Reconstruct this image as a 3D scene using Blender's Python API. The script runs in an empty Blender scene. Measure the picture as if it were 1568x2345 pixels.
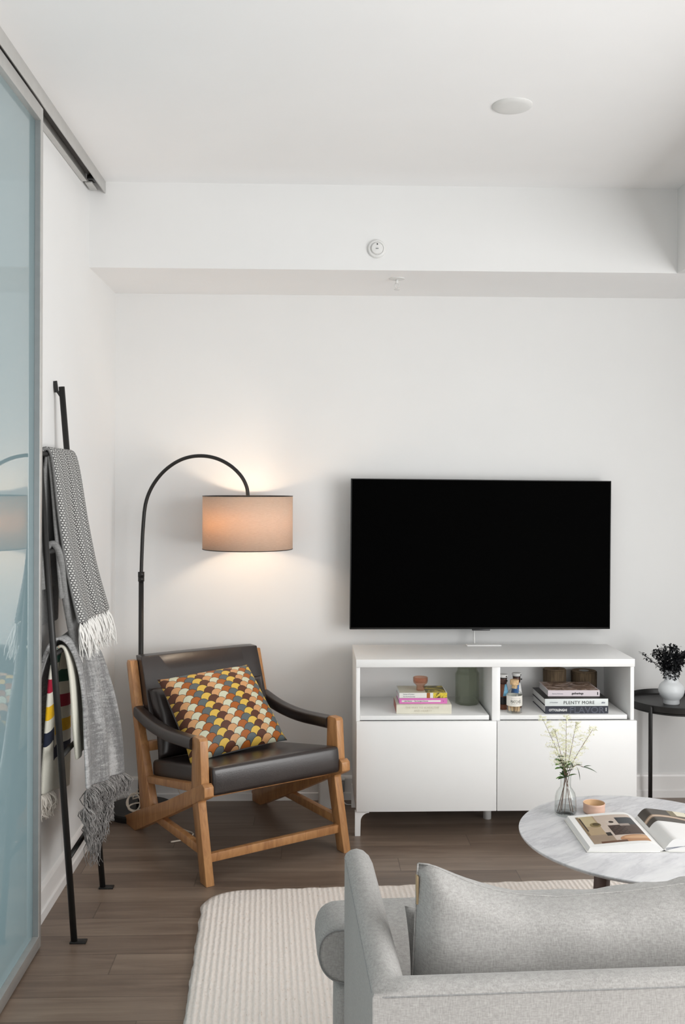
import bpy, bmesh, math, random
from mathutils import Vector, Matrix, noise
random.seed(7)
C = bpy.context.scene.collection
sc = bpy.context.scene
R = math.radians

# ------------------------------------------------------------------ camera, light, exposure
F_PX = 2200.0
cam_d = bpy.data.cameras.new('camera'); cam = bpy.data.objects.new('camera', cam_d); C.objects.link(cam)
cam_d.sensor_fit = 'VERTICAL'; cam_d.sensor_height = 24.0
cam_d.lens = F_PX / 2345.0 * 24.0
cam_d.shift_y = -(1172.5 - 1115.0) / 2345.0
cam_d.clip_start = 0.05
YAW = math.atan(69 / 2200.0)
cam.matrix_world = Matrix.Translation((0, 0, 1.475)) @ Matrix.Rotation(-YAW, 4, 'Z') @ Matrix.Rotation(R(90), 4, 'X') @ Matrix.Rotation(R(0.17), 4, 'Z')
sc.camera = cam
sc.view_settings.view_transform = 'Standard'; sc.view_settings.look = 'None'
sc.view_settings.gamma = 1.0; sc.view_settings.use_curve_mapping = False
sc.view_settings.exposure = -0.06
w = bpy.data.worlds.new('sky'); sc.world = w; w.use_nodes = True
w.node_tree.nodes['Background'].inputs[0].default_value = (0.98, 0.99, 1.0, 1)
w.node_tree.nodes['Background'].inputs[1].default_value = 1.0

def area(name, loc, rot, sx, sy, power, col):
    d = bpy.data.lights.new(name, 'AREA'); d.shape = 'RECTANGLE'; d.size = sx; d.size_y = sy
    d.energy = power; d.color = col
    o = bpy.data.objects.new(name, d); C.objects.link(o); o.location = loc; o.rotation_euler = rot
    return o
RX = 2.75      # right wall
area('window_daylight_right', (RX - 0.08, 0.45, 1.25), (0, R(90), 0), 1.95, 4.1, 160, (1.0, 1.0, 0.995))
area('next_room_daylight', (-2.1, 2.0, 0.60), (0, R(-90), 0), 1.3, 2.6, 13, (0.95, 0.99, 1.0))
area('window_daylight_rear', (0.9, -1.92, 0.80), (R(90 + 5), 0, 0), 3.0, 1.1, 14, (1.0, 1.0, 1.0))

# ------------------------------------------------------------------ node helpers
def hexc(h, a=1.0):
    h = h.lstrip('#'); v = [int(h[i:i+2], 16) / 255 for i in (0, 2, 4)]
    return tuple([(x / 12.92 if x <= 0.04045 else ((x + 0.055) / 1.055) ** 2.4) for x in v] + [a])

class NX:
    """small expression builder over math nodes"""
    def __init__(s, nt, sock): s.nt, s.s = nt, sock
    def _op(s, op, *a):
        n = s.nt.nodes.new('ShaderNodeMath'); n.operation = op
        for i, v in enumerate((s,) + a):
            if isinstance(v, NX): s.nt.links.new(v.s, n.inputs[i])
            else: n.inputs[i].default_value = v
        return NX(s.nt, n.outputs[0])
    def __add__(s, o): return s._op('ADD', o)
    def __sub__(s, o): return s._op('SUBTRACT', o)
    def __mul__(s, o): return s._op('MULTIPLY', o)
    def __truediv__(s, o): return s._op('DIVIDE', o)
    def __lt__(s, o): return s._op('LESS_THAN', o)
    def __gt__(s, o): return s._op('GREATER_THAN', o)
    def floor(s): return s._op('FLOOR')
    def fract(s): return s._op('FRACT')
    def abs(s): return s._op('ABSOLUTE')
    def sin(s): return s._op('SINE')
    def sqrt(s): return s._op('SQRT')
    def mod(s, o): return s._op('FLOORED_MODULO', o)
    def round(s): return s._op('ROUND')
    def min(s, o): return s._op('MINIMUM', o)
    def max(s, o): return s._op('MAXIMUM', o)

class Mat:
    def __init__(s, name, base=(0.8,)*4, rough=0.5, **kw):
        s.m = bpy.data.materials.new(name); s.m.use_nodes = True; s.nt = s.m.node_tree
        s.b = s.nt.nodes['Principled BSDF']
        s.b.inputs['Base Color'].default_value = hexc(base) if isinstance(base, str) else base
        s.b.inputs['Roughness'].default_value = rough
        for k, v in kw.items(): s.b.inputs[k.replace('_', ' ')].default_value = v
        s._c = {}
    def coord(s, kind='Object'):
        if kind not in s._c:
            n = s.nt.nodes.new('ShaderNodeTexCoord'); s._c[kind] = n.outputs[kind]
        return s._c[kind]
    def xyz(s, kind='Object'):
        n = s.nt.nodes.new('ShaderNodeSeparateXYZ'); s.nt.links.new(s.coord(kind), n.inputs[0])
        return [NX(s.nt, n.outputs[i]) for i in range(3)]
    def mapping(s, scale=(1,1,1), rot=(0,0,0), loc=(0,0,0), kind='Object'):
        n = s.nt.nodes.new('ShaderNodeMapping'); s.nt.links.new(s.coord(kind), n.inputs[0])
        n.inputs['Scale'].default_value = scale; n.inputs['Rotation'].default_value = rot; n.inputs['Location'].default_value = loc
        return n.outputs[0]
    def noise(s, scale=10, detail=3, rough=0.5, vec=None, dist=0.0):
        n = s.nt.nodes.new('ShaderNodeTexNoise'); n.inputs['Scale'].default_value = scale
        n.inputs['Detail'].default_value = detail; n.inputs['Roughness'].default_value = rough; n.inputs['Distortion'].default_value = dist
        s.nt.links.new(vec if vec is not None else s.coord(), n.inputs['Vector'])
        return NX(s.nt, n.outputs['Fac'])
    def vec(s, x, y, z):
        n = s.nt.nodes.new('ShaderNodeCombineXYZ')
        for i, v in enumerate((x, y, z)):
            if isinstance(v, NX): s.nt.links.new(v.s, n.inputs[i])
            else: n.inputs[i].default_value = v
        return n.outputs[0]
    def ramp(s, f, stops, interp='LINEAR'):
        n = s.nt.nodes.new('ShaderNodeValToRGB'); n.color_ramp.interpolation = interp
        e = n.color_ramp.elements
        while len(e) < len(stops): e.new(0.5)
        for i, (p, c) in enumerate(stops):
            e[i].position = p; e[i].color = hexc(c) if isinstance(c, str) else c
        s.nt.links.new(f.s, n.inputs[0]); return n.outputs[0]
    def mix(s, f, a, b, mode='MIX'):
        n = s.nt.nodes.new('ShaderNodeMix'); n.data_type = 'RGBA'; n.blend_type = mode
        for i, v in ((0, f), (6, a), (7, b)):
            if isinstance(v, NX): s.nt.links.new(v.s, n.inputs[i])
            elif isinstance(v, str): n.inputs[i].default_value = hexc(v)
            elif isinstance(v, (int, float, tuple)): n.inputs[i].default_value = v
            else: s.nt.links.new(v, n.inputs[i])
        return n.outputs[2]
    def base(s, c): s.nt.links.new(c, s.b.inputs['Base Color']); return s
    def rough(s, f): s.nt.links.new(f.s, s.b.inputs['Roughness']); return s
    def bump(s, f, strength=0.3, dist=0.01):
        n = s.nt.nodes.new('ShaderNodeBump'); n.inputs['Strength'].default_value = strength; n.inputs['Distance'].default_value = dist
        s.nt.links.new(f.s, n.inputs['Height']); s.nt.links.new(n.outputs[0], s.b.inputs['Normal']); return s

def simple(name, base, rough=0.5, ns=0, amt=0.06, bump=0, bs=200, **kw):
    m = Mat(name, base, rough, **kw)
    if ns:
        f = m.noise(ns, 4)
        c = hexc(base)
        lo = tuple(x * (1 - amt) for x in c[:3]) + (1,); hi = tuple(min(1, x * (1 + amt)) for x in c[:3]) + (1,)
        m.base(m.ramp(f, [(0.3, lo), (0.7, hi)]))
    if bump: m.bump(m.noise(bs, 2), bump, 0.002)
    return m.m

# ------------------------------------------------------------------ materials
M = {}
M['wall'] = simple('wall_paint', '#e2e2e1', 0.75, 3, 0.01, 0.05, 350)
M['ceiling'] = simple('ceiling_paint', '#f4f4f4', 0.85, 3, 0.01)
M['trim'] = simple('trim_paint', '#eceae8', 0.35, 5, 0.01)
M['cabinet'] = simple('white_cabinet', '#f3f3f2', 0.38, 6, 0.01)
M['alu'] = simple('brushed_aluminium', '#c4c3c0', 0.35, 30, 0.04, Metallic=0.55)
M['alu_dark'] = simple('grey_anodised', '#8d9293', 0.4, 30, 0.04, Metallic=0.4)
M['track_dark'] = simple('dark_track', '#4d4a47', 0.5, 30, 0.1)
M['black'] = simple('black_metal', '#1e1d1c', 0.42, 40, 0.1, Metallic=0.2)
M['blackplastic'] = simple('black_plastic', '#0a0a0a', 0.35, 40, 0.1)
M['screen'] = simple('screen', '#000000', 0.6, 0, Specular_IOR_Level=0.02)
M['leather'] = simple('dark_leather', '#2a2220', 0.31, 14, 0.12, 0.12, 260, Specular_IOR_Level=0.75)
M['white_plastic'] = simple('white_plastic', '#dcdcda', 0.45, 20, 0.02)
M['white_ceramic'] = simple('white_ceramic', '#dfe2e4', 0.4, 20, 0.02)
M['cord'] = simple('cream_cord', '#d9cdbd', 0.5, 40, 0.05)
M['paper'] = simple('paper', '#e9e8e6', 0.7, 8, 0.02)
M['ink'] = simple('black_ink', '#222222', 0.6, 40, 0.05)
M['ink_white'] = simple('white_ink', '#f2f2f2', 0.6, 40, 0.05)
M['ink_grey'] = simple('grey_ink', '#7d8290', 0.6, 40, 0.05)
M['ink_cream'] = simple('cream_ink', '#cfc8b6', 0.6, 40, 0.05)
M['hole'] = simple('dark_hole', '#111111', 0.8, 20, 0.05)
M['coffee_wood'] = simple('walnut', '#5a3d30', 0.4, 18, 0.25)
M['pink_ceramic'] = simple('pink_ceramic', '#d8b3a0', 0.45, 30, 0.06)
M['bowl_in'] = simple('bowl_glaze', '#cfae88', 0.35, 30, 0.08)
M['rubber'] = simple('dark_fabric', '#17191c', 0.9, 30, 0.2)
M['stem_brown'] = simple('stem', '#6c5142', 0.6, 40, 0.2)
M['leaf'] = simple('green_leaf', '#55802f', 0.45, 60, 0.35)
M['leaf_dark'] = simple('dark_green_leaf', '#41593a', 0.5, 60, 0.3)
M['plume'] = simple('cream_plume', '#ecebcb', 0.8, 60, 0.08)
M['blackleaf'] = simple('black_dried_leaf', '#101317', 0.7, 60, 0.5)
M['cork'] = simple('cork', '#d0b086', 0.8, 120, 0.2)
M['match'] = simple('match_wood', '#e3c39b', 0.7, 60, 0.1)
M['label'] = simple('paper_label', '#e9e6dd', 0.7, 30, 0.03)
M['toy_brown'] = simple('toy_wood', '#6b3f28', 0.45, 40, 0.2)
M['toy_dark'] = simple('toy_dark_wood', '#482a20', 0.45, 40, 0.2)
M['toy_blue'] = simple('toy_blue', '#1b63a3', 0.45, 40, 0.05)
M['toy_pale'] = simple('toy_pale_blue', '#79b6d6', 0.45, 40, 0.05)
M['toy_white'] = simple('toy_white', '#e4e4e2', 0.5, 40, 0.03)
M['toy_black'] = simple('toy_black', '#141414', 0.5, 40, 0.05)

def wood(name, c1, c2, rough=0.38, scale=(3, 3, 40)):
    m = Mat(name, c1, rough)
    f = m.noise(3.0, 6, 0.6, m.mapping(scale), 1.2)
    m.base(m.ramp(f, [(0.3, c1), (0.7, c2)])); m.bump(f, 0.08, 0.002); return m.m
M['oak'] = wood('honey_wood', '#a06e45', '#c99562', 0.34, (10, 10, 2))
M['bark'] = wood('bark', '#463a2e', '#7b6850', 0.9, (30, 30, 3))
M['logtop'] = wood('log_end', '#85705a', '#a58d70', 0.8, (8, 8, 8))

# floor planks (world X runs along the plank)
m = Mat('wood_floor', '#5d4c42', 0.36)
x, y, z = m.xyz()
PWID = 0.127
row = (y / PWID).floor()
off = (row * 0.37).fract() * 1.2
seg = ((x + off) / 1.22)
pid = row * 7.13 + seg.floor() * 3.71
rnd = ((pid.sin()) * 437.58).fract()
yy = (y / PWID).fract(); xx = seg.fract()
gap = ((yy - 0.5).abs() > 0.488).max((xx - 0.5).abs() > 0.4985)
grain = m.noise(1.0, 6, 0.62, m.vec(x * 2.2 + rnd * 40.0, y * 26.0, rnd * 9.0), 0.8)
big = m.noise(1.0, 3, 0.5, m.vec(x * 1.3, y * 7.0, rnd * 5.0))
tone = grain * 0.55 + big * 0.35 + rnd * 0.13
col = m.ramp(tone, [(0.26, '#57483e'), (0.50, '#78675a'), (0.76, '#998777')])
m.base(m.mix(gap * 0.45, col, '#3a2e27'))
m.rough(grain * 0.16 + 0.3); m.bump(grain * 0.3 - gap, 0.12, 0.002)
M['floor'] = m.m

# rug: braided rows running along local Y
m = Mat('braided_rug', '#d9cfc4', 0.95)
x, y, z = m.xyz()
n1 = m.noise(40, 3)
ph = (x + (n1 - 0.5) * 0.006) * 2 * math.pi / 0.0185
ribs = ph.sin()
strand = ((y * 2 * math.pi / 0.017) + ph * 0.5).sin()
flec = m.noise(1.0, 3, 0.7, m.vec(x * 160, y * 40, 0.0))
c = m.ramp(flec, [(0.28, '#c9b5a7'), (0.37, '#f5eae1'), (0.75, '#fbf4ee')])
m.base(m.mix((ribs < -0.55) * 0.35, c, '#e2d5cb'))
m.bump(ribs * 0.7 + strand * 0.14 + flec * 0.5, 0.5, 0.005)
M['rug'] = m.m

# marble
m = Mat('white_marble', '#e4e3e3', 0.22)
d = m.noise(3.0, 5, 0.6)
x, y, z = m.xyz()
v = m.noise(1.0, 8, 0.68, m.vec(x * 1.6 + y * 2.2 + d * 0.5, y * 8.0 - x * 5.5 + d * 0.8, z), 0.25)
vein = (v - 0.5).abs()
c1 = m.ramp(vein, [(0.0, '#c6c6ca'), (0.03, '#d6d6d9'), (0.12, '#e5e5e6'), (0.3, '#ebebeb')])
m.base(m.mix(m.noise(9, 6, 0.7) * 0.4, c1, '#d2d1d4'))
M['marble'] = m.m

# sofa linen
def linen(name, c1, c2, s=420):
    m = Mat(name, c1, 0.9, Sheen_Weight=0.15)
    x, y, z = m.xyz()
    a = m.noise(1.0, 2, 0.5, m.vec(x * s * 0.25, y * s * 0.25, z * s))
    b = m.noise(1.0, 2, 0.5, m.vec(x * s, y * s, z * s * 0.2))
    t = a * 0.5 + b * 0.5
    lg = m.noise(5, 4)
    m.base(m.ramp(t * 0.85 + lg * 0.15, [(0.36, c1), (0.64, c2)]))
    m.bump(t, 0.35, 0.002); return m.m
M['sofa'] = linen('grey_linen', '#8e8c89', '#a9a7a4')
M['sofa_dark'] = linen('grey_piping', '#7c7c7b', '#929291')
M['throw_plain'] = linen('plain_grey_wool', '#6c6c6b', '#8d8d8c', 300)
M['cream_wool'] = linen('cream_wool', '#cfccbd', '#e0ddd0', 300)
M['tan_label'] = simple('tan_label', '#a58f6e', 0.7, 40, 0.05)
M['cushion_back'] = linen('slate_cushion', '#34363a', '#4a4c50', 300)

# woven grey/white throw with herringbone
m = Mat('herringbone_throw', '#77777a', 0.95)
u, v, _ = m.xyz('UV')          # metres: u across, v down
band = ((u / 0.085).fract() - 0.5).abs() * 2.0
t = (v + band * 0.008 + u * 0.10) / 0.0082
rowi = t.floor()
uu = (u / 0.020 + rowi * 0.5).fract(); vv = t.fract()
dash = (((uu - 0.5).abs() < 0.30) * ((vv - 0.5).abs() < 0.29))
strong = m.ramp(band, [(0.12, (0.25,)*3 + (1,)), (0.35, (0.95,)*3 + (1,)), (1.0, (0.85,)*3 + (1,))])
ns = NX(m.nt, strong)
dk = m.noise(300, 2)
base = m.mix(band, '#7d7d7c', '#454545')
m.base(m.mix(dash * ns, base, '#d4d4d1')); m.bump(dash + dk * 0.4, 0.6, 0.003)
M['herring'] = m.m
# fuzzy grey throw
m = Mat('fuzzy_grey_throw', '#8f8f8f', 0.98, Sheen_Weight=0.3)
u, v, _ = m.xyz('UV')
a = m.noise(1.0, 4, 0.7, m.vec(u * 14, v * 90, 0.0), 1.0)
b = m.noise(1.0, 4, 0.6, m.vec(u * 16, v * 2.0, 3.0), 0.5)
c = m.noise(1.0, 5, 0.75, m.vec(u * 180, v * 120, 1.0))
m.base(m.ramp(a * 0.3 + b * 0.5 + c * 0.35, [(0.42, '#515152'), (0.55, '#7a7a7a'), (0.67, '#bdbdbd')]))
m.bump(a * 0.5 + c * 0.5, 0.9, 0.006)
M['fuzzy'] = m.m
M['fringe_white'] = simple('white_fringe', '#e6e4e0', 0.95, 50, 0.06)
M['fringe_grey'] = simple('grey_fringe', '#858280', 0.95, 60, 0.5)
M['fringe_cream'] = simple('cream_fringe', '#ddd6cc', 0.95, 50, 0.06)
# striped cream wool blanket; v in UV holds height in metres
m = Mat('striped_blanket', '#dad7ca', 0.92)
u, v, _ = m.xyz('UV')
fz = m.noise(300, 2)
cc = m.mix(fz, '#cfcdbf', '#e4e2d6')
for z0, z1, hx in ((0.800, 0.845, '#0e4d3f'), (0.707, 0.753, '#9c1030'), (0.616, 0.662, '#e0b010'), (0.529, 0.575, '#1a2338')):
    cc = m.mix((v > z0) * (v < z1), cc, hx)
m.base(cc); m.bump(fz, 0.3, 0.002)
M['stripes'] = m.m

# scallop cushion
m = Mat('scallop_print', '#b98b5b', 0.62)
u, v, _ = m.xyz('UV')
NC = 9.0; S = 0.42; RR = 0.53
X = u * NC + v * 0.4; Y = v * 8.0 - u * 1.2
t = Y / S
k = t.floor()
idx = None; dist = None
def cand(j):
    par = j.mod(2.0) * 0.5
    xc = (X - par).round() + par
    dx = X - xc; dy = Y - j * S
    d = (dx * dx + dy * dy).sqrt()
    return (xc * 2.0).mod(6.0), d
c2, d2 = cand(k + 1.0)
c1_, d1 = cand(k)
c0, d0 = cand(k - 1.0)
in1 = d1 < RR; in0 = d0 < RR
def sel(f, a, b): return a * f + b * (NX(m.nt, f.s) * -1.0 + 1.0)
ci = sel(in0, c0, sel(in1, c1_, c2)); di = sel(in0, d0, sel(in1, d1, d2))
pal = m.ramp((ci + 0.5) / 6.0, [(0.0, '#dcb64e'), (1/6, '#5a3220'), (2/6, '#cf9a68'), (3/6, '#cfd0b6'), (4/6, '#a85c1d'), (5/6, '#5b6466')], 'CONSTANT')
line = di > (RR - 0.035)
m.base(m.mix(line, pal, '#2e201a'))
m.bump(m.noise(250, 2) - line * 0.5, 0.15, 0.002)
M['scallop'] = m.m

# sliding door glass: back-painted, mirror-like at a grazing view
m = Mat('teal_glass', '#687b7e', 0.5)
nt = m.nt
gl = nt.nodes.new('ShaderNodeBsdfGlossy'); gl.inputs['Roughness'].default_value = 0.02; gl.inputs['Color'].default_value = (1, 1, 1, 1)
fr = nt.nodes.new('ShaderNodeFresnel'); fr.inputs['IOR'].default_value = 3.2
mx = nt.nodes.new('ShaderNodeMixShader')
trn = nt.nodes.new('ShaderNodeBsdfTranslucent'); trn.inputs['Color'].default_value = hexc('#a6c0c6')
m2 = nt.nodes.new('ShaderNodeMixShader'); m2.inputs[0].default_value = 0.45
nt.links.new(m.b.outputs[0], m2.inputs[1]); nt.links.new(trn.outputs[0], m2.inputs[2])
nt.links.new(fr.outputs[0], mx.inputs[0]); nt.links.new(m2.outputs[0], mx.inputs[1]); nt.links.new(gl.outputs[0], mx.inputs[2])
nt.links.new(mx.outputs[0], nt.nodes['Material Output'].inputs['Surface'])
m.b.inputs['Specular IOR Level'].default_value = 0.0
M['teal_glass'] = m.m

def glass(name, col=(1, 1, 1, 1), ior=1.45, rough=0.0, haze=0.0, hazecol='#cfd4cc'):
    """thin clear glass: see-through, mirror-like by Fresnel, optionally a little milky"""
    m = Mat(name, hazecol, 0.5, IOR=ior); nt = m.nt
    tp = nt.nodes.new('ShaderNodeBsdfTransparent'); tp.inputs[0].default_value = col
    gl = nt.nodes.new('ShaderNodeBsdfGlossy'); gl.inputs['Roughness'].default_value = max(rough, 0.02)
    lw = nt.nodes.new('ShaderNodeLayerWeight'); lw.inputs['Blend'].default_value = 0.5
    fc = NX(nt, lw.outputs['Facing']); f0 = ((ior - 1) / (ior + 1)) ** 2
    fac = (fc * fc * fc * fc) * 0.75 + f0
    body = tp.outputs[0]
    if haze:
        h = nt.nodes.new('ShaderNodeMixShader'); h.inputs[0].default_value = haze
        nt.links.new(tp.outputs[0], h.inputs[1]); nt.links.new(m.b.outputs[0], h.inputs[2]); body = h.outputs[0]
    mx = nt.nodes.new('ShaderNodeMixShader')
    nt.links.new(fac.s, mx.inputs[0]); nt.links.new(body, mx.inputs[1]); nt.links.new(gl.outputs[0], mx.inputs[2])
    nt.links.new(mx.outputs[0], nt.nodes['Material Output'].inputs['Surface'])
    return m.m
M['glass'] = glass('clear_glass', (0.975, 0.985, 0.98, 1), 1.38)
M['water'] = glass('water', (0.97, 0.98, 0.98, 1), 1.25)
M['green_glass'] = glass('greenish_glass', hexc('#f3f5ef'), 1.3, 0.15, 0.13, '#b3b8ab')
M['pink_glass'] = glass('pink_glass', hexc('#f3dccf'), 1.4, 0.08, 0.12, '#cf9f88')

# lamp shade: cloth that lets light through
m = Mat('linen_shade', '#d9bd9f', 0.9)
nt = m.nt
x, y, z = m.xyz()
wv = m.noise(1.0, 2, 0.5, m.vec(x * 60, y * 60, z * 900))
c = m.ramp(wv, [(0.3, '#dcc3ae'), (0.7, '#e8d2c0')])
m.base(c)
tr = nt.nodes.new('ShaderNodeBsdfTranslucent'); nt.links.new(m.mix(wv, '#e0b878', '#ecc88c'), tr.inputs['Color'])
mx = nt.nodes.new('ShaderNodeMixShader'); mx.inputs[0].default_value = 0.28
nt.links.new(m.b.outputs[0], mx.inputs[1]); nt.links.new(tr.outputs[0], mx.inputs[2])
nt.links.new(mx.outputs[0], nt.nodes['Material Output'].inputs['Surface'])
M['shade'] = m.m
m = Mat('lit_bulb', '#ffffff', 0.5); m.b.inputs['Emission Color'].default_value = (1.0, 0.72, 0.42, 1); m.b.inputs['Emission Strength'].default_value = 30
M['bulb'] = m.m

# ------------------------------------------------------------------ mesh helpers
def bx(bm, lo, hi, bev=0.0, seg=2):
    r = bmesh.ops.create_cube(bm, size=1.0)
    lo, hi = Vector(lo), Vector(hi)
    for v in r['verts']:
        v.co = Vector([(lo[i] + hi[i]) / 2 + v.co[i] * (hi[i] - lo[i]) for i in range(3)])
    if bev:
        es = {e for v in r['verts'] for e in v.link_edges}
        bmesh.ops.bevel(bm, geom=list(es), offset=bev, segments=seg, profile=0.5, affect='EDGES')
    return bm
def box(lo, hi, bev=0.0, seg=2): return bx(bmesh.new(), lo, hi, bev, seg)

def prism(bm, pts, axis, a, b, bev=0.0):
    """outline pts (2D) extruded between a and b along axis ('x','y','z')"""
    def mk(p, t):
        return {'x': (t, p[0], p[1]), 'y': (p[0], t, p[1]), 'z': (p[0], p[1], t)}[axis]
    v0 = [bm.verts.new(mk(p, a)) for p in pts]; v1 = [bm.verts.new(mk(p, b)) for p in pts]
    n = len(pts); fs = [bm.faces.new(v0), bm.faces.new(v1[::-1])]
    for i in range(n): fs.append(bm.faces.new((v0[i], v1[i], v1[(i+1) % n], v0[(i+1) % n])))
    bmesh.ops.recalc_face_normals(bm, faces=fs)
    if bev:
        es = {e for f in fs for e in f.edges}
        bmesh.ops.bevel(bm, geom=list(es), offset=bev, segments=2, profile=0.5, affect='EDGES')
    return bm

def tube(bm, pts, r, seg=10, cap=True):
    pts = [Vector(p) for p in pts]; n = len(pts)
    rs = r if isinstance(r, (list, tuple)) else [r] * n
    rings = []; up = None
    for i, p in enumerate(pts):
        d = (pts[min(i+1, n-1)] - pts[max(i-1, 0)])
        if d.length < 1e-9: d = Vector((0, 0, 1))
        d.normalize()
        if up is None:
            up = Vector((0, 0, 1)) if abs(d.z) < 0.9 else Vector((1, 0, 0))
        a = d.cross(up).normalized(); up = a.cross(d).normalized()
        rings.append([bm.verts.new(p + (a * math.cos(2*math.pi*k/seg) + up * math.sin(2*math.pi*k/seg)) * rs[i]) for k in range(seg)])
    for i in range(n - 1):
        for k in range(seg):
            bm.faces.new((rings[i][k], rings[i][(k+1) % seg], rings[i+1][(k+1) % seg], rings[i+1][k]))
    if cap and seg > 2:
        bm.faces.new(rings[0][::-1]); bm.faces.new(rings[-1])
    return bm

def bar(bm, a, b, w, h, bev=0.0, side=None):
    """rectangular bar from a to b; w across side vector, h the other way"""
    a, b = Vector(a), Vector(b); d = (b - a).normalized()
    s = Vector(side) if side else (Vector((0, 0, 1)).cross(d) if abs(d.z) < 0.95 else Vector((1, 0, 0)))
    s = (s - d * s.dot(d)).normalized(); t = d.cross(s).normalized()
    vs = []
    for p in (a, b):
        vs.append([bm.verts.new(p + s * sx * w / 2 + t * sy * h / 2) for sx, sy in ((-1,-1),(1,-1),(1,1),(-1,1))])
    fs = [bm.faces.new(vs[0][::-1]), bm.faces.new(vs[1])]
    for i in range(4): fs.append(bm.faces.new((vs[0][i], vs[0][(i+1)%4], vs[1][(i+1)%4], vs[1][i])))
    bmesh.ops.recalc_face_normals(bm, faces=fs)
    if bev: bmesh.ops.bevel(bm, geom=list({e for f in fs for e in f.edges}), offset=bev, segments=2, profile=0.5, affect='EDGES')
    return bm

def lathe(bm, prof, seg=32, cx=0, cy=0, flat=None):
    rings = []
    for r, z in prof:
        rings.append([bm.verts.new((cx + r * math.cos(2*math.pi*k/seg), cy + r * math.sin(2*math.pi*k/seg), z)) for k in range(seg)] if r > 1e-6 else [bm.verts.new((cx, cy, z))])
    for i in range(len(rings) - 1):
        a, b = rings[i], rings[i+1]
        for k in range(seg):
            k2 = (k + 1) % seg
            if len(a) == 1 and len(b) == 1: continue
            if len(a) == 1: bm.faces.new((a[0], b[k2], b[k]))
            elif len(b) == 1: bm.faces.new((a[k], a[k2], b[0]))
            else: bm.faces.new((a[k], a[k2], b[k2], b[k]))
    bmesh.ops.recalc_face_normals(bm, faces=bm.faces[:])
    return bm

def grid(fn, nu, nv, uv=None, bm=None):
    bm = bm or bmesh.new(); lay = bm.loops.layers.uv.verify()
    V = [[bm.verts.new(fn(i / nu, j / nv)) for i in range(nu + 1)] for j in range(nv + 1)]
    for j in range(nv):
        for i in range(nu):
            f = bm.faces.new((V[j][i], V[j][i+1], V[j+1][i+1], V[j+1][i]))
            for l, (a, b) in zip(f.loops, ((i, j), (i+1, j), (i+1, j+1), (i, j+1))):
                t = (a / nu, b / nv); l[lay].uv = uv(*t) if uv else t
    return bm

def obj(name, bm, mat=None, parent=None, smooth=30, mats=None):
    me = bpy.data.meshes.new(name)
    if smooth:
        ang = R(smooth)
        for f in bm.faces: f.smooth = True
        for e in bm.edges:
            if len(e.link_faces) == 2:
                e.smooth = e.calc_face_angle(0) < ang
    bm.to_mesh(me); bm.free()
    o = bpy.data.objects.new(name, me); C.objects.link(o)
    for mm in (mats or [mat]): me.materials.append(M[mm] if isinstance(mm, str) else mm)
    if parent: o.parent = parent
    return o
def solid(o, t, off=0.0, sub=0):
    m = o.modifiers.new('thickness', 'SOLIDIFY'); m.thickness = t; m.offset = off
    if sub:
        s = o.modifiers.new('smooth', 'SUBSURF'); s.levels = sub; s.render_levels = sub
    return o
def tag(o, label, cat, group=None):
    o['label'] = label; o['category'] = cat
    if group: o['group'] = group
    return o
def thing(name, label, cat, loc=(0,0,0), rz=0, group=None):
    o = bpy.data.objects.new(name, None); C.objects.link(o); o.location = loc; o.rotation_euler = (0, 0, rz)
    o.empty_display_size = 0.1
    return tag(o, label, cat, group)
def struct(name, bm, mat, parent=None, smooth=30):
    o = obj(name, bm, mat, parent, smooth)
    if not parent: o['kind'] = 'structure'
    return o
def text(name, s, size, mat, parent, loc, rot=(R(90), 0, 0), bold=0.0, sx=1.0, align='LEFT', depth=0.0003, space=1.0):
    cu = bpy.data.curves.new(name, 'FONT'); cu.body = s; cu.size = size; cu.offset = bold; cu.extrude = depth; cu.align_x = align
    cu.space_character = space; cu.resolution_u = 3
    t = bpy.data.objects.new(name, cu); C.objects.link(t)
    me = bpy.data.meshes.new_from_object(t)
    bpy.data.objects.remove(t)
    me.materials.clear(); me.materials.append(M[mat])
    o = bpy.data.objects.new(name, me); C.objects.link(o)
    o.location = loc; o.rotation_euler = rot; o.scale = (sx, 1, 1); o.parent = parent
    return o
def lerp(a, b, t): return a + (b - a) * t
def poly_at(P, t):
    """point at fraction t of polyline by length"""
    P = [Vector(p) for p in P]; L = [(P[i+1]-P[i]).length for i in range(len(P)-1)]; T = sum(L) * t
    for i, l in enumerate(L):
        if T <= l or i == len(L) - 1: return P[i].lerp(P[i+1], min(1, T / l if l else 0))
        T -= l
def smooth_poly(P, n=6):
    """Catmull-Rom through points"""
    P = [Vector(p) for p in P]; out = []
    for i in range(len(P) - 1):
        p0 = P[max(i-1, 0)]; p1 = P[i]; p2 = P[i+1]; p3 = P[min(i+2, len(P)-1)]
        for k in range(n):
            t = k / n
            out.append(0.5 * ((2*p1) + (p2-p0)*t + (2*p0-5*p1+4*p2-p3)*t*t + (-p0+3*p1-3*p2+p3)*t**3))
    out.append(P[-1]); return out

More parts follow.
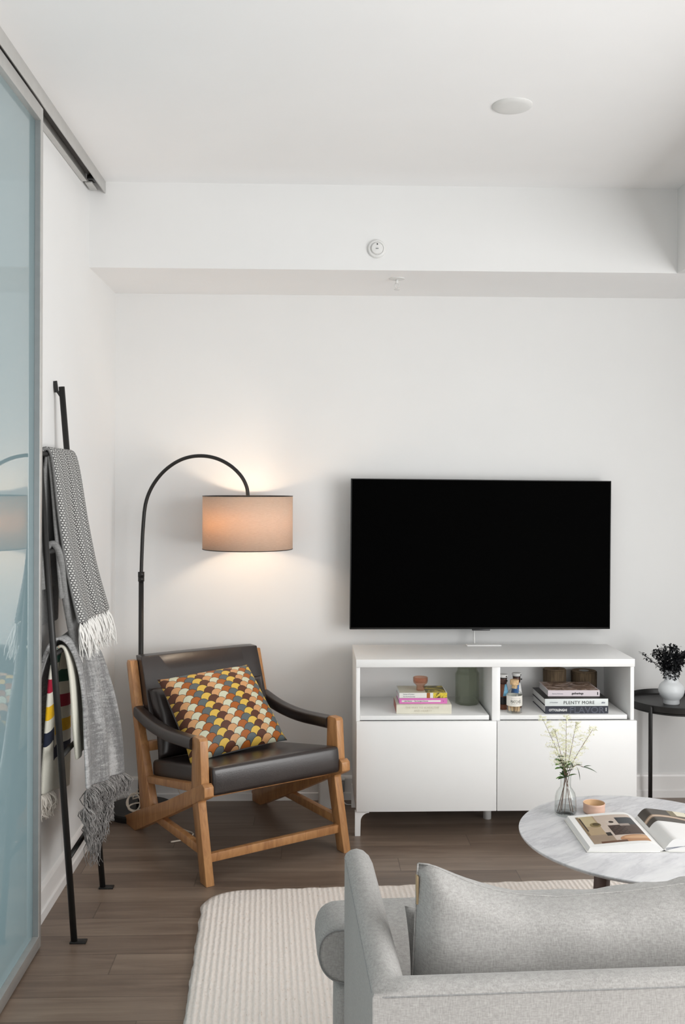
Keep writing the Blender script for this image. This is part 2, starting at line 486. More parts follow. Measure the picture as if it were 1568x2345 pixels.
# ------------------------------------------------------------------ room shell
WL, WB, CH, SO = -0.925, 4.54, 2.735, 2.38      # left wall, back wall, ceiling, soffit
RB = -2.1
struct('floor', box((WL - 0.1, RB - 0.1, -0.1), (RX + 0.1, WB + 0.1, 0.0)), 'floor')
struct('ceiling', box((WL - 0.1, RB - 0.1, CH), (RX + 0.1, WB + 0.1, CH + 0.1)), 'ceiling')
struct('wall_back', box((WL - 0.1, WB, 0), (RX + 0.1, WB + 0.1, CH)), 'wall')
bm = bmesh.new()      # with the opening to the next room that the glass door closes, far end widened to backlight the pane
bx(bm, (WL - 0.1, RB, 0), (WL, 0.80, CH)); bx(bm, (WL - 0.1, 3.05, 0), (WL, WB, CH)); bx(bm, (WL - 0.1, 0.80, 2.62), (WL, 3.05, CH))
struct('wall_left', bm, 'wall')
bm = bmesh.new()      # rear wall with the balcony window opening
bx(bm, (WL, RB - 0.1, 0), (-0.65, RB, CH)); bx(bm, (2.45, RB - 0.1, 0), (RX, RB, CH))
bx(bm, (-0.65, RB - 0.1, 2.5), (2.45, RB, CH)); bx(bm, (-0.65, RB - 0.1, 0), (2.45, RB, 0.3))
struct('wall_rear', bm, 'wall')
bm = bmesh.new()
W0, W1, WZ0, WZ1 = -1.6, 2.6, 0.2, 2.3
bx(bm, (RX, RB - 0.1, 0), (RX + 0.1, W0, CH)); bx(bm, (RX, W1, 0), (RX + 0.1, WB, CH))
bx(bm, (RX, W0, WZ1), (RX + 0.1, W1, CH)); bx(bm, (RX, W0, 0), (RX + 0.1, W1, WZ0))
struct('wall_right', bm, 'wall')
def window(name, axis, a0, a1, z0, z1, p):
    e = bmesh.new()
    def b(u0, u1, v0, v1):
        if axis == 'x': bx(e, (p, u0, v0), (p + 0.06, u1, v1), 0.004)
        else: bx(e, (u0, p - 0.06, v0), (u1, p, v1), 0.004)
    b(a0, a1, z0, z0 + 0.05); b(a0, a1, z1 - 0.05, z1); b(a0, a0 + 0.05, z0 + 0.05, z1 - 0.05); b(a1 - 0.05, a1, z0 + 0.05, z1 - 0.05)
    b((a0 + a1) / 2 - 0.025, (a0 + a1) / 2 + 0.025, z0 + 0.05, z1 - 0.05)
    return struct(name, e, 'alu')
window('window_1', 'x', W0, W1, WZ0, WZ1, RX + 0.02)
window('window_2', 'y', -0.65, 2.45, 0.3, 2.5, RB - 0.02)
# dropped beam along the back wall and along the right side
tb = struct('trim_1', box((WL, 4.005, SO), (RX, WB, CH)), 'wall'); tb.data.materials.append(M['ceiling'])
for p in tb.data.polygons: p.material_index = 1 if p.normal.z < -0.5 else 0  # underside in the brighter ceiling paint, standing in for bounced light
tb['label'] = 'white dropped beam along the back wall'
struct('trim_2', box((1.535, RB, SO), (RX, 4.005, CH)), 'wall')['label'] = 'white dropped beam along the right side'
def baseboard(name, p0, p1, inward):
    """profile along p0->p1, inward = unit vector into the room"""
    prof = [(0, 0), (0.019, 0), (0.019, 0.033), (0.013, 0.037), (0.013, 0.100), (0.010, 0.108), (0.0, 0.112)]
    bm = bmesh.new(); p0, p1, n = Vector(p0), Vector(p1), Vector(inward)
    a = [bm.verts.new(p0 + n * d + Vector((0, 0, z))) for d, z in prof]; b = [bm.verts.new(p1 + n * d + Vector((0, 0, z))) for d, z in prof]
    for i in range(len(prof)): bm.faces.new((a[i], b[i], b[(i+1) % len(prof)], a[(i+1) % len(prof)]))
    bm.faces.new(a[::-1]); bm.faces.new(b); bmesh.ops.recalc_face_normals(bm, faces=bm.faces[:])
    return struct(name, bm, 'trim', smooth=20)
baseboard('baseboard_back', (WL, WB, 0), (RX, WB, 0), (0, -1, 0))
baseboard('baseboard_left', (WL, 3.05, 0), (WL, WB - 0.02, 0), (1, 0, 0))
baseboard('baseboard_right', (RX, RB, 0), (RX, WB - 0.02, 0), (-1, 0, 0))

# sliding glass door on the left wall, hung from a ceiling track
DX, DY, DZ0, DZ1 = -0.862, 3.098, 0.006, 2.679      # face plane, far edge
bm = bmesh.new()
bx(bm, (DX - 0.034, 0.6, DZ0), (DX, DY - 0.022, DZ0 + 0.040), 0.0015)
bx(bm, (DX - 0.034, 0.6, DZ1 - 0.045), (DX, DY - 0.022, DZ1), 0.0015)
bx(bm, (DX - 0.034, DY - 0.022, DZ0), (DX, DY, DZ1), 0.0015)
bx(bm, (DX - 0.034, 0.6, DZ0), (DX, 0.64, DZ1), 0.0015)
door = struct('door_1', bm, 'alu'); door['label'] = 'sliding door of teal glass in an aluminium frame'
gp = obj('glass_pane', box((DX - 0.032, 0.63, DZ0 + 0.03), (DX - 0.0195, DY - 0.010, DZ1 - 0.03)), None, door, mats=['teal_glass', 'glass'])   # frosted coat on the room side only
for p in gp.data.polygons: p.material_index = 0 if p.normal.x > 0.5 else 1
obj('glazing_gasket', box((DX - 0.0190, DY - 0.0255, DZ0 + 0.040), (DX - 0.003, DY - 0.0221, DZ1 - 0.045)), 'alu_dark', door)
# track: fascia plus the running rail behind it
bm = bmesh.new()
bx(bm, (-0.862, 0.4, 2.686), (-0.858, 4.003, CH), 0.0005)
tr = struct('trim_3', bm, 'alu'); tr['label'] = 'aluminium ceiling track of the sliding door'
bm = box((-0.923, 0.4, 2.69), (-0.907, 3.86, 2.733)); bx(bm, (-0.907, 0.4, 2.69), (-0.901, 3.86, 2.696))
obj('running_rail', bm, 'alu', tr)
obj('rail_channel', box((-0.905, 0.4, 2.722), (-0.864, 3.95, 2.734)), 'track_dark', tr)
bm = box((-0.902, 3.86, 2.700), (-0.868, 3.915, 2.718), 0.003)
obj('door_stop', bm, 'blackplastic', tr)
obj('end_bracket', box((-0.915, 3.88, 2.690), (-0.885, 3.98, 2.698), 0.002), 'alu', tr)

# ------------------------------------------------------------------ ceiling things
t = thing('ceiling_light', 'round white ceiling light cover, off, flush on the ceiling', 'ceiling light', (0.655, 3.15, CH))
obj('cover', lathe(bmesh.new(), [(0, -0.013), (0.03, -0.0125), (0.05, -0.010), (0.062, -0.006), (0.066, -0.002), (0.066, 0)], 48), 'white_plastic', t)
t = thing('smoke_detector', 'small round white wall detector on the front of the ceiling beam', 'detector', (0.266, 4.005, 2.468))
def ringbm(prof, seg=40):
    bm = lathe(bmesh.new(), prof, seg)
    bmesh.ops.rotate(bm, verts=bm.verts[:], cent=(0, 0, 0), matrix=Matrix.Rotation(R(90), 3, 'X')); return bm
obj('base_ring', ringbm([(0.0385, 0), (0.0385, 0.006), (0.035, 0.011), (0.028, 0.013), (0.0265, 0.0105), (0.0, 0.0105)]), 'white_plastic', t)
obj('centre_cap', ringbm([(0.0245, 0.011), (0.0245, 0.016), (0.022, 0.019), (0.012, 0.0205), (0, 0.021)]), 'white_plastic', t)
obj('slot', box((-0.005, -0.0235, -0.004), (0.006, -0.0195, 0.0), 0.001), 'alu_dark', t)
obj('sensor_hole', ringbm([(0.0028, 0.018), (0.0028, 0.0215), (0, 0.0216)], 12), 'hole', t).location = (0.001, 0, 0.0165)
t = thing('sprinkler_head', 'small white pendant sprinkler under the ceiling beam', 'sprinkler', (0.364, 4.16, SO))
obj('escutcheon', lathe(bmesh.new(), [(0, -0.006), (0.018, -0.006), (0.034, -0.003), (0.034, 0)], 32), 'white_plastic', t)
bm = bmesh.new(); tube(bm, [(0, 0, -0.004), (0, 0, -0.022)], 0.0065, 12); tube(bm, [(-0.006, 0, -0.02), (-0.010, 0, -0.03), (-0.002, 0, -0.044)], 0.0016, 8); tube(bm, [(0.006, 0, -0.02), (0.010, 0, -0.03), (0.002, 0, -0.044)], 0.0016, 8)
obj('frame', bm, 'white_plastic', t)
obj('deflector', lathe(bmesh.new(), [(0, -0.050), (0.013, -0.049), (0.013, -0.047), (0, -0.045)], 24), 'white_plastic', t)

# ------------------------------------------------------------------ television
tvn = thing('television', 'large black wall-mounted flat television, switched off, above the white cabinet', 'television', (0.7875, 4.445, 1.163))
tvn.rotation_euler = (0, R(0.35), R(2.3))
TW, TH = 0.6125, 0.3475
obj('bezel', box((-TW, -0.004, -TH), (TW, 0.014, TH), 0.002), 'blackplastic', tvn)
obj('screen', box((-TW + 0.005, -0.0055, -TH + 0.009), (TW - 0.005, -0.0035, TH - 0.004)), 'screen', tvn)
obj('rear_housing', box((-0.45, 0.012, -0.28), (0.45, 0.040, 0.2), 0.006), 'blackplastic', tvn)
obj('sensor_bar', box((-0.042, -0.006, -TH - 0.006), (0.042, 0.006, -TH + 0.001), 0.0015), 'blackplastic', tvn)
obj('cable', tube(bmesh.new(), smooth_poly([(-0.025, 0.03, -TH + 0.05), (-0.026, 0.03, -TH - 0.02), (-0.0265, 0.02, -TH - 0.072)]), 0.0045, 8), 'white_plastic', tvn)
tag(obj('cable_plate', box((0.711, 4.385, 0.7455), (0.870, 4.432, 0.7505), 0.002), 'cabinet'), 'thin white plate on the rear edge of the white cabinet under the television', 'plate')

# ------------------------------------------------------------------ media cabinet
cb = thing('media_cabinet', 'low white two-bay cabinet with open shelves above two flap doors', 'cabinet', (0.188, 4.06, 0))
CW, CD, CT = 1.188, 0.385, 0.745      # width, depth, top height
obj('top_panel', box((-0.001, -0.004, CT - 0.033), (CW + 0.001, CD, CT), 0.0015), 'cabinet', cb)
bm = bmesh.new()
bx(bm, (0, 0.004, 0.104), (0.016, CD - 0.004, CT - 0.034), 0.0008); bx(bm, (CW - 0.016, 0.004, 0.104), (CW, CD - 0.004, CT - 0.034), 0.0008)
bx(bm, (0.578, 0.004, 0.104), (0.613, CD - 0.010, CT - 0.034), 0.0008)
bx(bm, (0.016, 0.02, 0.104), (0.578, CD - 0.010, 0.122)); bx(bm, (0.613, 0.02, 0.104), (CW - 0.016, CD - 0.010, 0.122))
obj('carcass', bm, 'cabinet', cb)
for a, b in ((0.017, 0.577), (0.614, CW - 0.017)):
    obj('back_panel', box((a, CD - 0.010, 0.12), (b, CD - 0.004, CT - 0.034)), 'cabinet', cb)
for a, b in ((0.017, 0.566), (0.614, CW - 0.029)):
    obj('shelf', box((a, 0.006, 0.486), (b, CD - 0.012, 0.505), 0.0008), 'cabinet', cb)
for a, b in ((0.001, 0.5945), (0.5975, CW + 0.006)):
    obj('door', box((a, -0.016, 0.105), (b, 0.002, 0.4845), 0.0012), 'cabinet', cb)
def cableg(x, sgn, y):
    bm = bmesh.new()
    p = [(0, 0), (0.0, 0.104)] + [(0.060, 0.104)]
    for k in range(9):
        a = R(90) + R(90) * k / 8
        p.append((0.060 + 0.036 * math.cos(a) , 0.062 + 0.036 * math.sin(a)))
    p += [(0.0225, 0.0)]
    pts = [(x + sgn * q[0], q[1]) for q in p]
    prism(bm, pts, 'y', y, y + 0.022)
    return bm
obj('leg', cableg(-0.004, 1, -0.006), 'cabinet', cb); obj('leg', cableg(CW + 0.004, -1, -0.006), 'cabinet', cb)
obj('leg', cableg(-0.004, 1, CD - 0.03), 'cabinet', cb); obj('leg', cableg(CW + 0.004, -1, CD - 0.03), 'cabinet', cb)
obj('centre_leg', tube(bmesh.new(), [(0.595, 0.20, 0.0), (0.595, 0.20, 0.104)], 0.018, 16), 'cabinet', cb)

SH = 0.5055
# books
def book(name, label, x, y, z, wd, dp, th, cover, rz=0, group=None, top=None):
    """spine faces -Y; origin at the front-left bottom corner"""
    r = thing(name, label, 'book', (x, y, z), rz, group)
    bm = bmesh.new()
    bx(bm, (0, 0, 0), (wd, dp, 0.0025), 0.0005); bx(bm, (0, 0, th - 0.0025), (wd, dp, th), 0.0005)
    bx(bm, (0, 0, 0.0025), (wd, 0.003, th - 0.0025))
    obj('cover', bm, cover, r)
    obj('page_block', box((0.003, 0.003, 0.0026), (wd - 0.003, dp - 0.004, th - 0.0026)), 'paper', r)
    if top: obj('cover_print', box((0.004, 0.004, th), (wd - 0.004, dp - 0.004, th + 0.0004)), top, r)
    return r
m = Mat('photo_cover_warm', '#8b7364', 0.35); f = m.noise(14, 5, 0.6, None, 2.0); m.base(m.ramp(f, [(0.35, '#3d2c26'), (0.5, '#a08470'), (0.62, '#d6c6c0'), (0.7, '#6b4f42')])); M['print_gather'] = m.m
m = Mat('photo_cover_yellow', '#b8a26c', 0.35); x_, y_, z_ = m.xyz(); f = m.noise(9, 4, 0.6, None, 1.5)
cc = m.ramp(f, [(0.38, '#2c2610'), (0.48, '#8a7a1e'), (0.55, '#e6cf4a'), (0.62, '#5b4a2a')]); cc = m.mix(x_ < 0.115, cc, '#d8d3bd'); m.base(cc); M['print_yellow'] = m.m
M['cv_dark'] = simple('navy_cover', '#282c38', 0.5, 30, 0.08); M['cv_white'] = simple('white_cover', '#dfe5e4', 0.45, 30, 0.02)
M['cv_black'] = simple('black_cover', '#23221f', 0.5, 30, 0.08); M['cv_pinkw'] = simple('pale_pink_cover', '#e3d9de', 0.45, 30, 0.02)
M['cv_cream'] = simple('cream_cover', '#dfdbca', 0.6, 30, 0.03); M['cv_pink'] = simple('pink_cover', '#d978bb', 0.5, 30, 0.03)
M['cv_red'] = simple('red_cover', '#b6685f', 0.5, 30, 0.05); M['cv_ivory'] = simple('ivory_cover', '#e6e5e0', 0.5, 30, 0.02)
M['gold'] = simple('copper_strip', '#a5652a', 0.4, 30, 0.1)
b1 = book('cookbook', 'navy book with FLAVOR on its spine, bottom of the right-hand stack', 1.000, 4.086, SH, 0.272, 0.235, 0.033, 'cv_dark')
text('spine_title', 'OTTOLENGHI', 0.0140, 'ink_white', b1, (0.015, -0.0006, 0.0110), bold=0.0003, sx=0.88)
text('spine_outline_title', 'FLAVOR', 0.037, 'ink_grey', b1, (0.103, -0.0004, 0.0035), sx=1.12)
text('spine_title_fill', 'FLAVOR', 0.037, 'cv_dark', b1, (0.103, -0.0008, 0.0035), bold=-0.0009, sx=1.12)
obj('publisher_mark', box((0.261, -0.0006, 0.010), (0.2635, 0.0, 0.025)), 'ink_white', b1)
b2 = book('cookbook', 'white book with PLENTY MORE in black on its spine, middle of the right-hand stack', 0.998, 4.084, SH + 0.0335, 0.272, 0.235, 0.031, 'cv_black')
obj('spine_wrap', box((-0.0004, -0.0012, 0), (0.2724, 0.002, 0.031), 0.0003), 'cv_white', b2)
text('spine_title', 'PLENTY MORE', 0.0190, 'ink', b2, (0.079, -0.0018, 0.0085), bold=0.0, sx=1.03, space=1.08)
text('author', 'OTTOLENGHI', 0.0055, 'ink_grey', b2, (0.020, -0.0018, 0.0135))
text('publisher_mark', '#S#', 0.009, 'ink_grey', b2, (0.244, -0.0018, 0.0115), bold=0.0002)
b3 = book('cookbook', 'pale pink photo book reading gatherings, top of the right-hand stack', 1.022, 4.130, SH + 0.065, 0.225, 0.185, 0.026, 'cv_pinkw', R(-1.0), None, 'print_gather')
text('spine_title', 'gatherings', 0.0125, 'ink', b3, (0.103, -0.0005, 0.0090), bold=0.0003)
text('author', 'Flannery McGowan', 0.006, 'ink_grey', b3, (0.018, -0.0005, 0.0095))
obj('publisher_mark', box((0.214, -0.0006, 0.006), (0.218, 0.0, 0.019)), 'ink', b3)
b4 = book('paperback_book', 'thick cream book with faint lettering, bottom of the left-hand stack', 0.362, 4.098, SH, 0.236, 0.165, 0.039, 'cv_cream', R(-0.8))
text('spine_title', 'THE WAY TO A HEALTHY', 0.0125, 'ink_cream', b4, (0.038, -0.0005, 0.022)); text('spine_subtitle', 'AND HEARTY', 0.0125, 'ink_cream', b4, (0.075, -0.0005, 0.008))
obj('fore_edge_tint', box((-0.0006, 0.006, 0.003), (0.004, 0.160, 0.034)), 'cv_red', b4)
b5 = book('paperback_book', 'bright pink thin book, middle of the left-hand stack', 0.3755, 4.112, SH + 0.0395, 0.206, 0.150, 0.024, 'cv_pink')
obj('title_band', box((0.010, -0.0006, 0.0075), (0.178, 0.0, 0.0150), 0.0002), 'cv_ivory', b5)
text('spine_title', 'John Pearson     The Courage of Success', 0.0062, 'ink', b5, (0.022, -0.0010, 0.0095))
text('publisher_mark', 'L', 0.008, 'ink', b5, (0.188, -0.0006, 0.009))
b6 = book('paperback_book', 'white book with a yellow and brown photo cover, top of the left-hand stack', 0.3755, 4.112, SH + 0.064, 0.206, 0.150, 0.022, 'cv_ivory', 0, None, 'print_yellow')
obj('spine_band', box((0.118, -0.0006, 0.0), (0.132, 0.0, 0.022)), 'gold', b6)
obj('spine_photo', box((0.146, -0.0007, 0.0), (0.2056, 0.0, 0.0222)), 'print_yellow', b6)
text('spine_title', 'Homes of Comfort', 0.0062, 'ink_grey', b6, (0.016, -0.0005, 0.0140)); text('spine_subtitle', 'The Pocket Journeys', 0.0062, 'ink_grey', b6, (0.016, -0.0005, 0.0045))

# fluted glass candle holder on the left stack
t = thing('candle_holder', 'small pink fluted glass goblet standing on the left-hand book stack', 'candle holder', (0.472, 4.165, SH + 0.0867))
bm = bmesh.new(); prof = [(0.0, 0.0), (0.0165, 0.0), (0.0175, 0.003), (0.0165, 0.02), (0.021, 0.026), (0.029, 0.032), (0.0315, 0.040), (0.0315, 0.056), (0.030, 0.0575), (0.0285, 0.056), (0.0285, 0.040), (0.024, 0.034), (0.0, 0.030)]
lathe(bm, prof, 64)
for v in bm.verts:
    a = math.atan2(v.co.y, v.co.x); r = math.hypot(v.co.x, v.co.y)
    if r > 0.012: k = 1 + 0.025 * math.cos(a * 24); v.co.x *= k; v.co.y *= k
obj('glass_body', bm, 'pink_glass', t)
# hexagonal glass jar
t = thing('glass_jar', 'tall dusty greenish glass jar at the back of the left shelf bay', 'jar', (0.697, 4.29, SH))
bm = bmesh.new(); lathe(bm, [(0, 0), (0.050, 0), (0.054, 0.004), (0.054, 0.135), (0.046, 0.148), (0.044, 0.160), (0.047, 0.164), (0.044, 0.166), (0.040, 0.160), (0.042, 0.148), (0.050, 0.134), (0.050, 0.008), (0, 0.006)], 8)
obj('glass_body', bm, 'green_glass', t, smooth=15)
# bottle of matches
t = thing('match_bottle', 'small corked glass bottle of matches with a MATCHES label', 'bottle', (0.872, 4.112, SH))
obj('glass_body', lathe(bmesh.new(), [(0, 0), (0.028, 0), (0.032, 0.003), (0.033, 0.008), (0.033, 0.076), (0.030, 0.086), (0.022, 0.096), (0.0155, 0.103), (0.0145, 0.118), (0.016, 0.120), (0.0130, 0.120), (0.0125, 0.103), (0.019, 0.095), (0.0275, 0.085), (0.0305, 0.075), (0.0305, 0.010), (0.026, 0.006), (0, 0.006)], 40), 'glass', t)
obj('cork', lathe(bmesh.new(), [(0, 0.105), (0.0118, 0.105), (0.0122, 0.121), (0.019, 0.1215), (0.019, 0.140), (0.017, 0.142), (0, 0.142)], 32), 'cork', t)
bm = bmesh.new()
for i in range(46):
    a = random.uniform(0, 6.28); r = 0.026 * math.sqrt(random.random()); a2 = a + random.uniform(-0.5, 0.5); r2 = min(0.027, r + random.uniform(-0.008, 0.006))
    p, q = Vector((r * math.cos(a), r * math.sin(a), 0.0085)), Vector((r2 * math.cos(a2), r2 * math.sin(a2), 0.055 + random.uniform(-0.004, 0.004)))
    bar(bm, p, q, 0.0026, 0.0026)
mt = obj('matches', bm, 'match', t); mt['kind'] = 'stuff'
bm = grid(lambda u, v: (0.0336 * math.cos(-u * 6.2832), 0.0336 * math.sin(-u * 6.2832), 0.033 + 0.044 * v), 48, 1)
obj('label_band', bm, 'label', t)
def wraptext(name, s, size, mat, z, a0, r, parent, bold=0, sx=1.0):
    o = text(name, s, size, mat, parent, (0, 0, 0), (0, 0, 0), bold, 1.0, 'CENTER', 0.0001)
    for v in o.data.vertices:
        a = a0 + v.co.x * sx / r; zz = v.co.y; d = v.co.z
        v.co = ((r + d) * math.cos(a), (r + d) * math.sin(a), z + zz)
    return o
wraptext('label_text', 'MATCHES', 0.017, 'ink', 0.0475, R(-90), 0.0339, t, 0.0, 0.62)
bm = bmesh.new()
for (a0, a1, z0, z1) in ((-0.56, 0.56, 0.0425, 0.0431), (-0.56, 0.56, 0.0665, 0.0671), (-0.58, -0.56, 0.0425, 0.0671), (0.56, 0.58, 0.0425, 0.0671)):
    grid(lambda u, v: (0.0340 * math.cos(R(-90) + lerp(a0, a1, u)), 0.0340 * math.sin(R(-90) + lerp(a0, a1, u)), lerp(z0, z1, v)), 12, 1, None, bm)
obj('label_border', bm, 'ink_grey', t)
# two wooden sailor figures
def sailor(label, x, y, rz, coat, trim, fat=1.0, h=1.0):
    t = thing('wooden_figurine', label, 'figurine', (x, y, SH), rz, 'painted wooden sailor figures on the right shelf')
    def cyl(nm, prof, mat): return obj(nm, lathe(bmesh.new(), [(r * fat, z * h) for r, z in prof], 28), mat, t)
    cyl('base', [(0, 0), (0.022, 0), (0.023, 0.004), (0.023, 0.022), (0, 0.022)], 'toy_brown')
    cyl('trousers', [(0, 0.0222), (0.020, 0.0222), (0.021, 0.055), (0, 0.055)], 'toy_black')
    cyl('coat', [(0, 0.0552), (0.0225, 0.0552), (0.0235, 0.062), (0.021, 0.085), (0.0155, 0.110), (0, 0.112)], coat)
    cyl('head', [(0, 0.1122), (0.0145, 0.1122), (0.0165, 0.116), (0.0165, 0.132), (0.0155, 0.134), (0, 0.134)], 'toy_dark')
    cyl('hat_band', [(0, 0.1342), (0.0172, 0.1342), (0.0172, 0.138), (0, 0.138)], 'toy_black')
    cyl('cap', [(0, 0.1382), (0.0172, 0.1382), (0.021, 0.147), (0.019, 0.151), (0, 0.152)], 'toy_white')
    obj('nose', tube(bmesh.new(), [(0.012, 0, 0.126 * h), (0.022, 0, 0.126 * h), (0.023, 0, 0.126 * h), (0.026, 0, 0.126 * h)], [0.0015, 0.0015, 0.0035, 0.0030], 10), 'toy_black', t)
    bib = grid(lambda u, v: ((0.0242 - 0.0075 * v) * fat * math.cos(lerp(-1, 1, u) * (0.75 - 0.45 * v)), (0.0242 - 0.0075 * v) * fat * math.sin(lerp(-1, 1, u) * (0.75 - 0.45 * v)), (0.060 + 0.050 * v) * h), 10, 4)
    solid(obj('shirt_front', bib, trim, t), 0.001)
    obj('cap_badge', tube(bmesh.new(), [(0.018, 0, 0.1445 * h), (0.0215, 0, 0.1445 * h)], 0.003, 8), 'toy_black', t)
    return t
sailor('wooden sailor figure in brown with a pale blue bib, left, half hidden by the divider', 0.838, 4.185, R(-60), 'toy_brown', 'toy_pale')
sailor('wooden sailor figure in a blue coat standing behind the match bottle', 0.903, 4.215, R(-40), 'toy_blue', 'toy_white')
# log candle holders
def log(label, x, y, r, h, holed):
    t = thing('log_holder', label, 'log', (x, y, SH), random.uniform(0, 3), 'cut logs at the back of the right shelf')
    bm = lathe(bmesh.new(), [(0, 0), (r, 0), (r, h * 0.3), (r * 0.99, h * 0.6), (r, h - 0.003), (r - 0.004, h)], 56)
    for v in bm.verts:
        a = math.atan2(v.co.y, v.co.x)
        if math.hypot(v.co.x, v.co.y) > 0.01:
            k = 1 + 0.05 * noise.noise((math.cos(a) * 6, math.sin(a) * 6, x)) + 0.02 * noise.noise((math.cos(a) * 20, math.sin(a) * 20, v.co.z * 8))
            v.co.x *= k; v.co.y *= k
    obj('bark', bm, 'bark', t)
    obj('cut_face', lathe(bmesh.new(), [(r * 0.93, h - 0.001), (r * 0.93, h + 0.001), (0.022, h + 0.001), (0.022, h - 0.01)], 40), 'logtop', t)
    obj('candle_well', lathe(bmesh.new(), [(0.0219, h - 0.012), (0, h - 0.012)] if holed else [(0.0219, h - 0.002), (0.0219, h + 0.002), (0, h + 0.002)], 24), 'hole' if holed else 'alu', t)
log('bark log holder with a dark hole, the taller left one of the two', 1.112, 4.372, 0.052, 0.139, True)
log('bark log holder with a metal cup, the wider right one of the two', 1.248, 4.374, 0.058, 0.129, False)

# ------------------------------------------------------------------ floor lamp
lp = thing('floor_lamp', 'tall black arc floor lamp with a lit beige drum shade in the corner', 'lamp', (-0.772, 4.37, 0))
obj('base', lathe(bmesh.new(), [(0, 0), (0.150, 0), (0.150, 0.022), (0.146, 0.028), (0.02, 0.031), (0.02, 0.045), (0, 0.045)], 48), 'black', lp)
obj('pole', tube(bmesh.new(), [(0, 0, 0.03), (0, 0, 1.06)], 0.0115, 16), 'black', lp)
bm = tube(bmesh.new(), [(0, 0, 1.045), (0, 0, 1.065)], 0.0140, 20); tube(bm, [(0, 0, 1.066), (0, 0, 1.088)], 0.0145, 20)
obj('collar', bm, 'black', lp)
SXO, SYO = 0.484, -0.065     # shade centre relative to the pole
arc = [(0.0, 1.07), (0.003, 1.18), (0.008, 1.29), (0.019, 1.395), (0.047, 1.470), (0.095, 1.535), (0.155, 1.582), (0.218, 1.607), (0.285, 1.612), (0.350, 1.598), (0.410, 1.565), (0.455, 1.520), (0.478, 1.475), (0.4835, 1.44), (SXO, 1.40)]
P = [(x, SYO * min(1, (x / SXO)), z) for x, z in arc]
obj('arc_arm', tube(bmesh.new(), smooth_poly(P, 5), 0.0082, 14), 'black', lp)
sh_r, z0s, z1s = 0.2, 1.197, 1.433
def cyl_wall(r, a, b, seg=96):
    return grid(lambda u, v: (SXO + r * math.cos(u * 2 * math.pi), SYO + r * math.sin(u * 2 * math.pi), lerp(a, b, v)), seg, 1)
shd = obj('lamp_shade', cyl_wall(sh_r, z0s, z1s), 'shade', lp); solid(shd, 0.0012)
for zz in (z0s, z1s):
    bm = bmesh.new(); tube(bm, [(SXO + sh_r * math.cos(a * math.pi / 48), SYO + sh_r * math.sin(a * math.pi / 48), zz) for a in range(97)], 0.0020, 6, False)
    obj('shade_rim', bm, 'blackplastic', shd)
bm = bmesh.new()
for k in range(3):
    a = k * 2.094 + 0.5
    tube(bm, [(SXO, SYO, 1.405), (SXO + sh_r * math.cos(a), SYO + sh_r * math.sin(a), z1s - 0.004)], 0.0016, 6)
obj('shade_fitter', bm, 'black', lp)
obj('socket', tube(bmesh.new(), [(SXO, SYO, 1.41), (SXO, SYO, 1.365)], 0.019, 16), 'black', lp)
bu = bmesh.new(); bmesh.ops.create_uvsphere(bu, u_segments=20, v_segments=12, radius=0.028)
for v in bu.verts: v.co += Vector((SXO, SYO, 1.325))
tube(bu, [(SXO, SYO, 1.366), (SXO, SYO, 1.345)], 0.013, 12)
bo = obj('light_bulb', bu, 'bulb', lp); bo.visible_shadow = True
pl = bpy.data.lights.new('lamp_light', 'POINT'); pl.energy = 2.5; pl.color = (1.0, 0.83, 0.66); pl.shadow_soft_size = 0.03
plo = bpy.data.objects.new('lamp_light', pl); C.objects.link(plo); plo.location = (SXO - 0.065, SYO - 0.07, 1.315); plo.parent = lp
# cream cord coiled on the lamp base
bm = bmesh.new()
def loopy(cx, cy, rx, rz_, zc, tilt, ph, n=20, yaw=0):
    out = []
    for k in range(n + 1):
        a = ph + 2 * math.pi * k / n
        x = rx * math.cos(a); z = rz_ * math.sin(a)
        out.append((cx + x * math.cos(yaw), cy + x * math.sin(yaw) + tilt * z, zc + z))
    return out
tube(bm, loopy(-0.777, 4.305, 0.045, 0.034, 0.070, 0.4, 0.3, yaw=0.2), 0.0035, 6)
tube(bm, loopy(-0.787, 4.292, 0.030, 0.036, 0.072, 0.3, 1.3, yaw=-0.3), 0.0035, 6)
tube(bm, loopy(-0.762, 4.290, 0.05, 0.013, 0.050, 1.8, 2.3), 0.0035, 6)
tube(bm, smooth_poly([(-0.80, 4.33, 0.075), (-0.72, 4.30, 0.095), (-0.66, 4.24, 0.06), (-0.60, 4.19, 0.008), (-0.545, 4.13, 0.006), (-0.50, 4.08, 0.006), (-0.525, 4.02, 0.006), (-0.58, 3.99, 0.006)]), 0.0035, 6)
tube(bm, smooth_poly([(-0.80, 4.33, 0.08), (-0.76, 4.40, 0.13), (-0.70, 4.48, 0.15), (-0.64, 4.50, 0.10), (-0.585, 4.46, 0.006), (-0.56, 4.44, 0.006)]), 0.0028, 6)
for v in bm.verts: v.co -= Vector((-0.772, 4.37, 0))
obj('power_cord', bm, 'cord', lp)['label'] = 'cream power cord coiled on the lamp base'
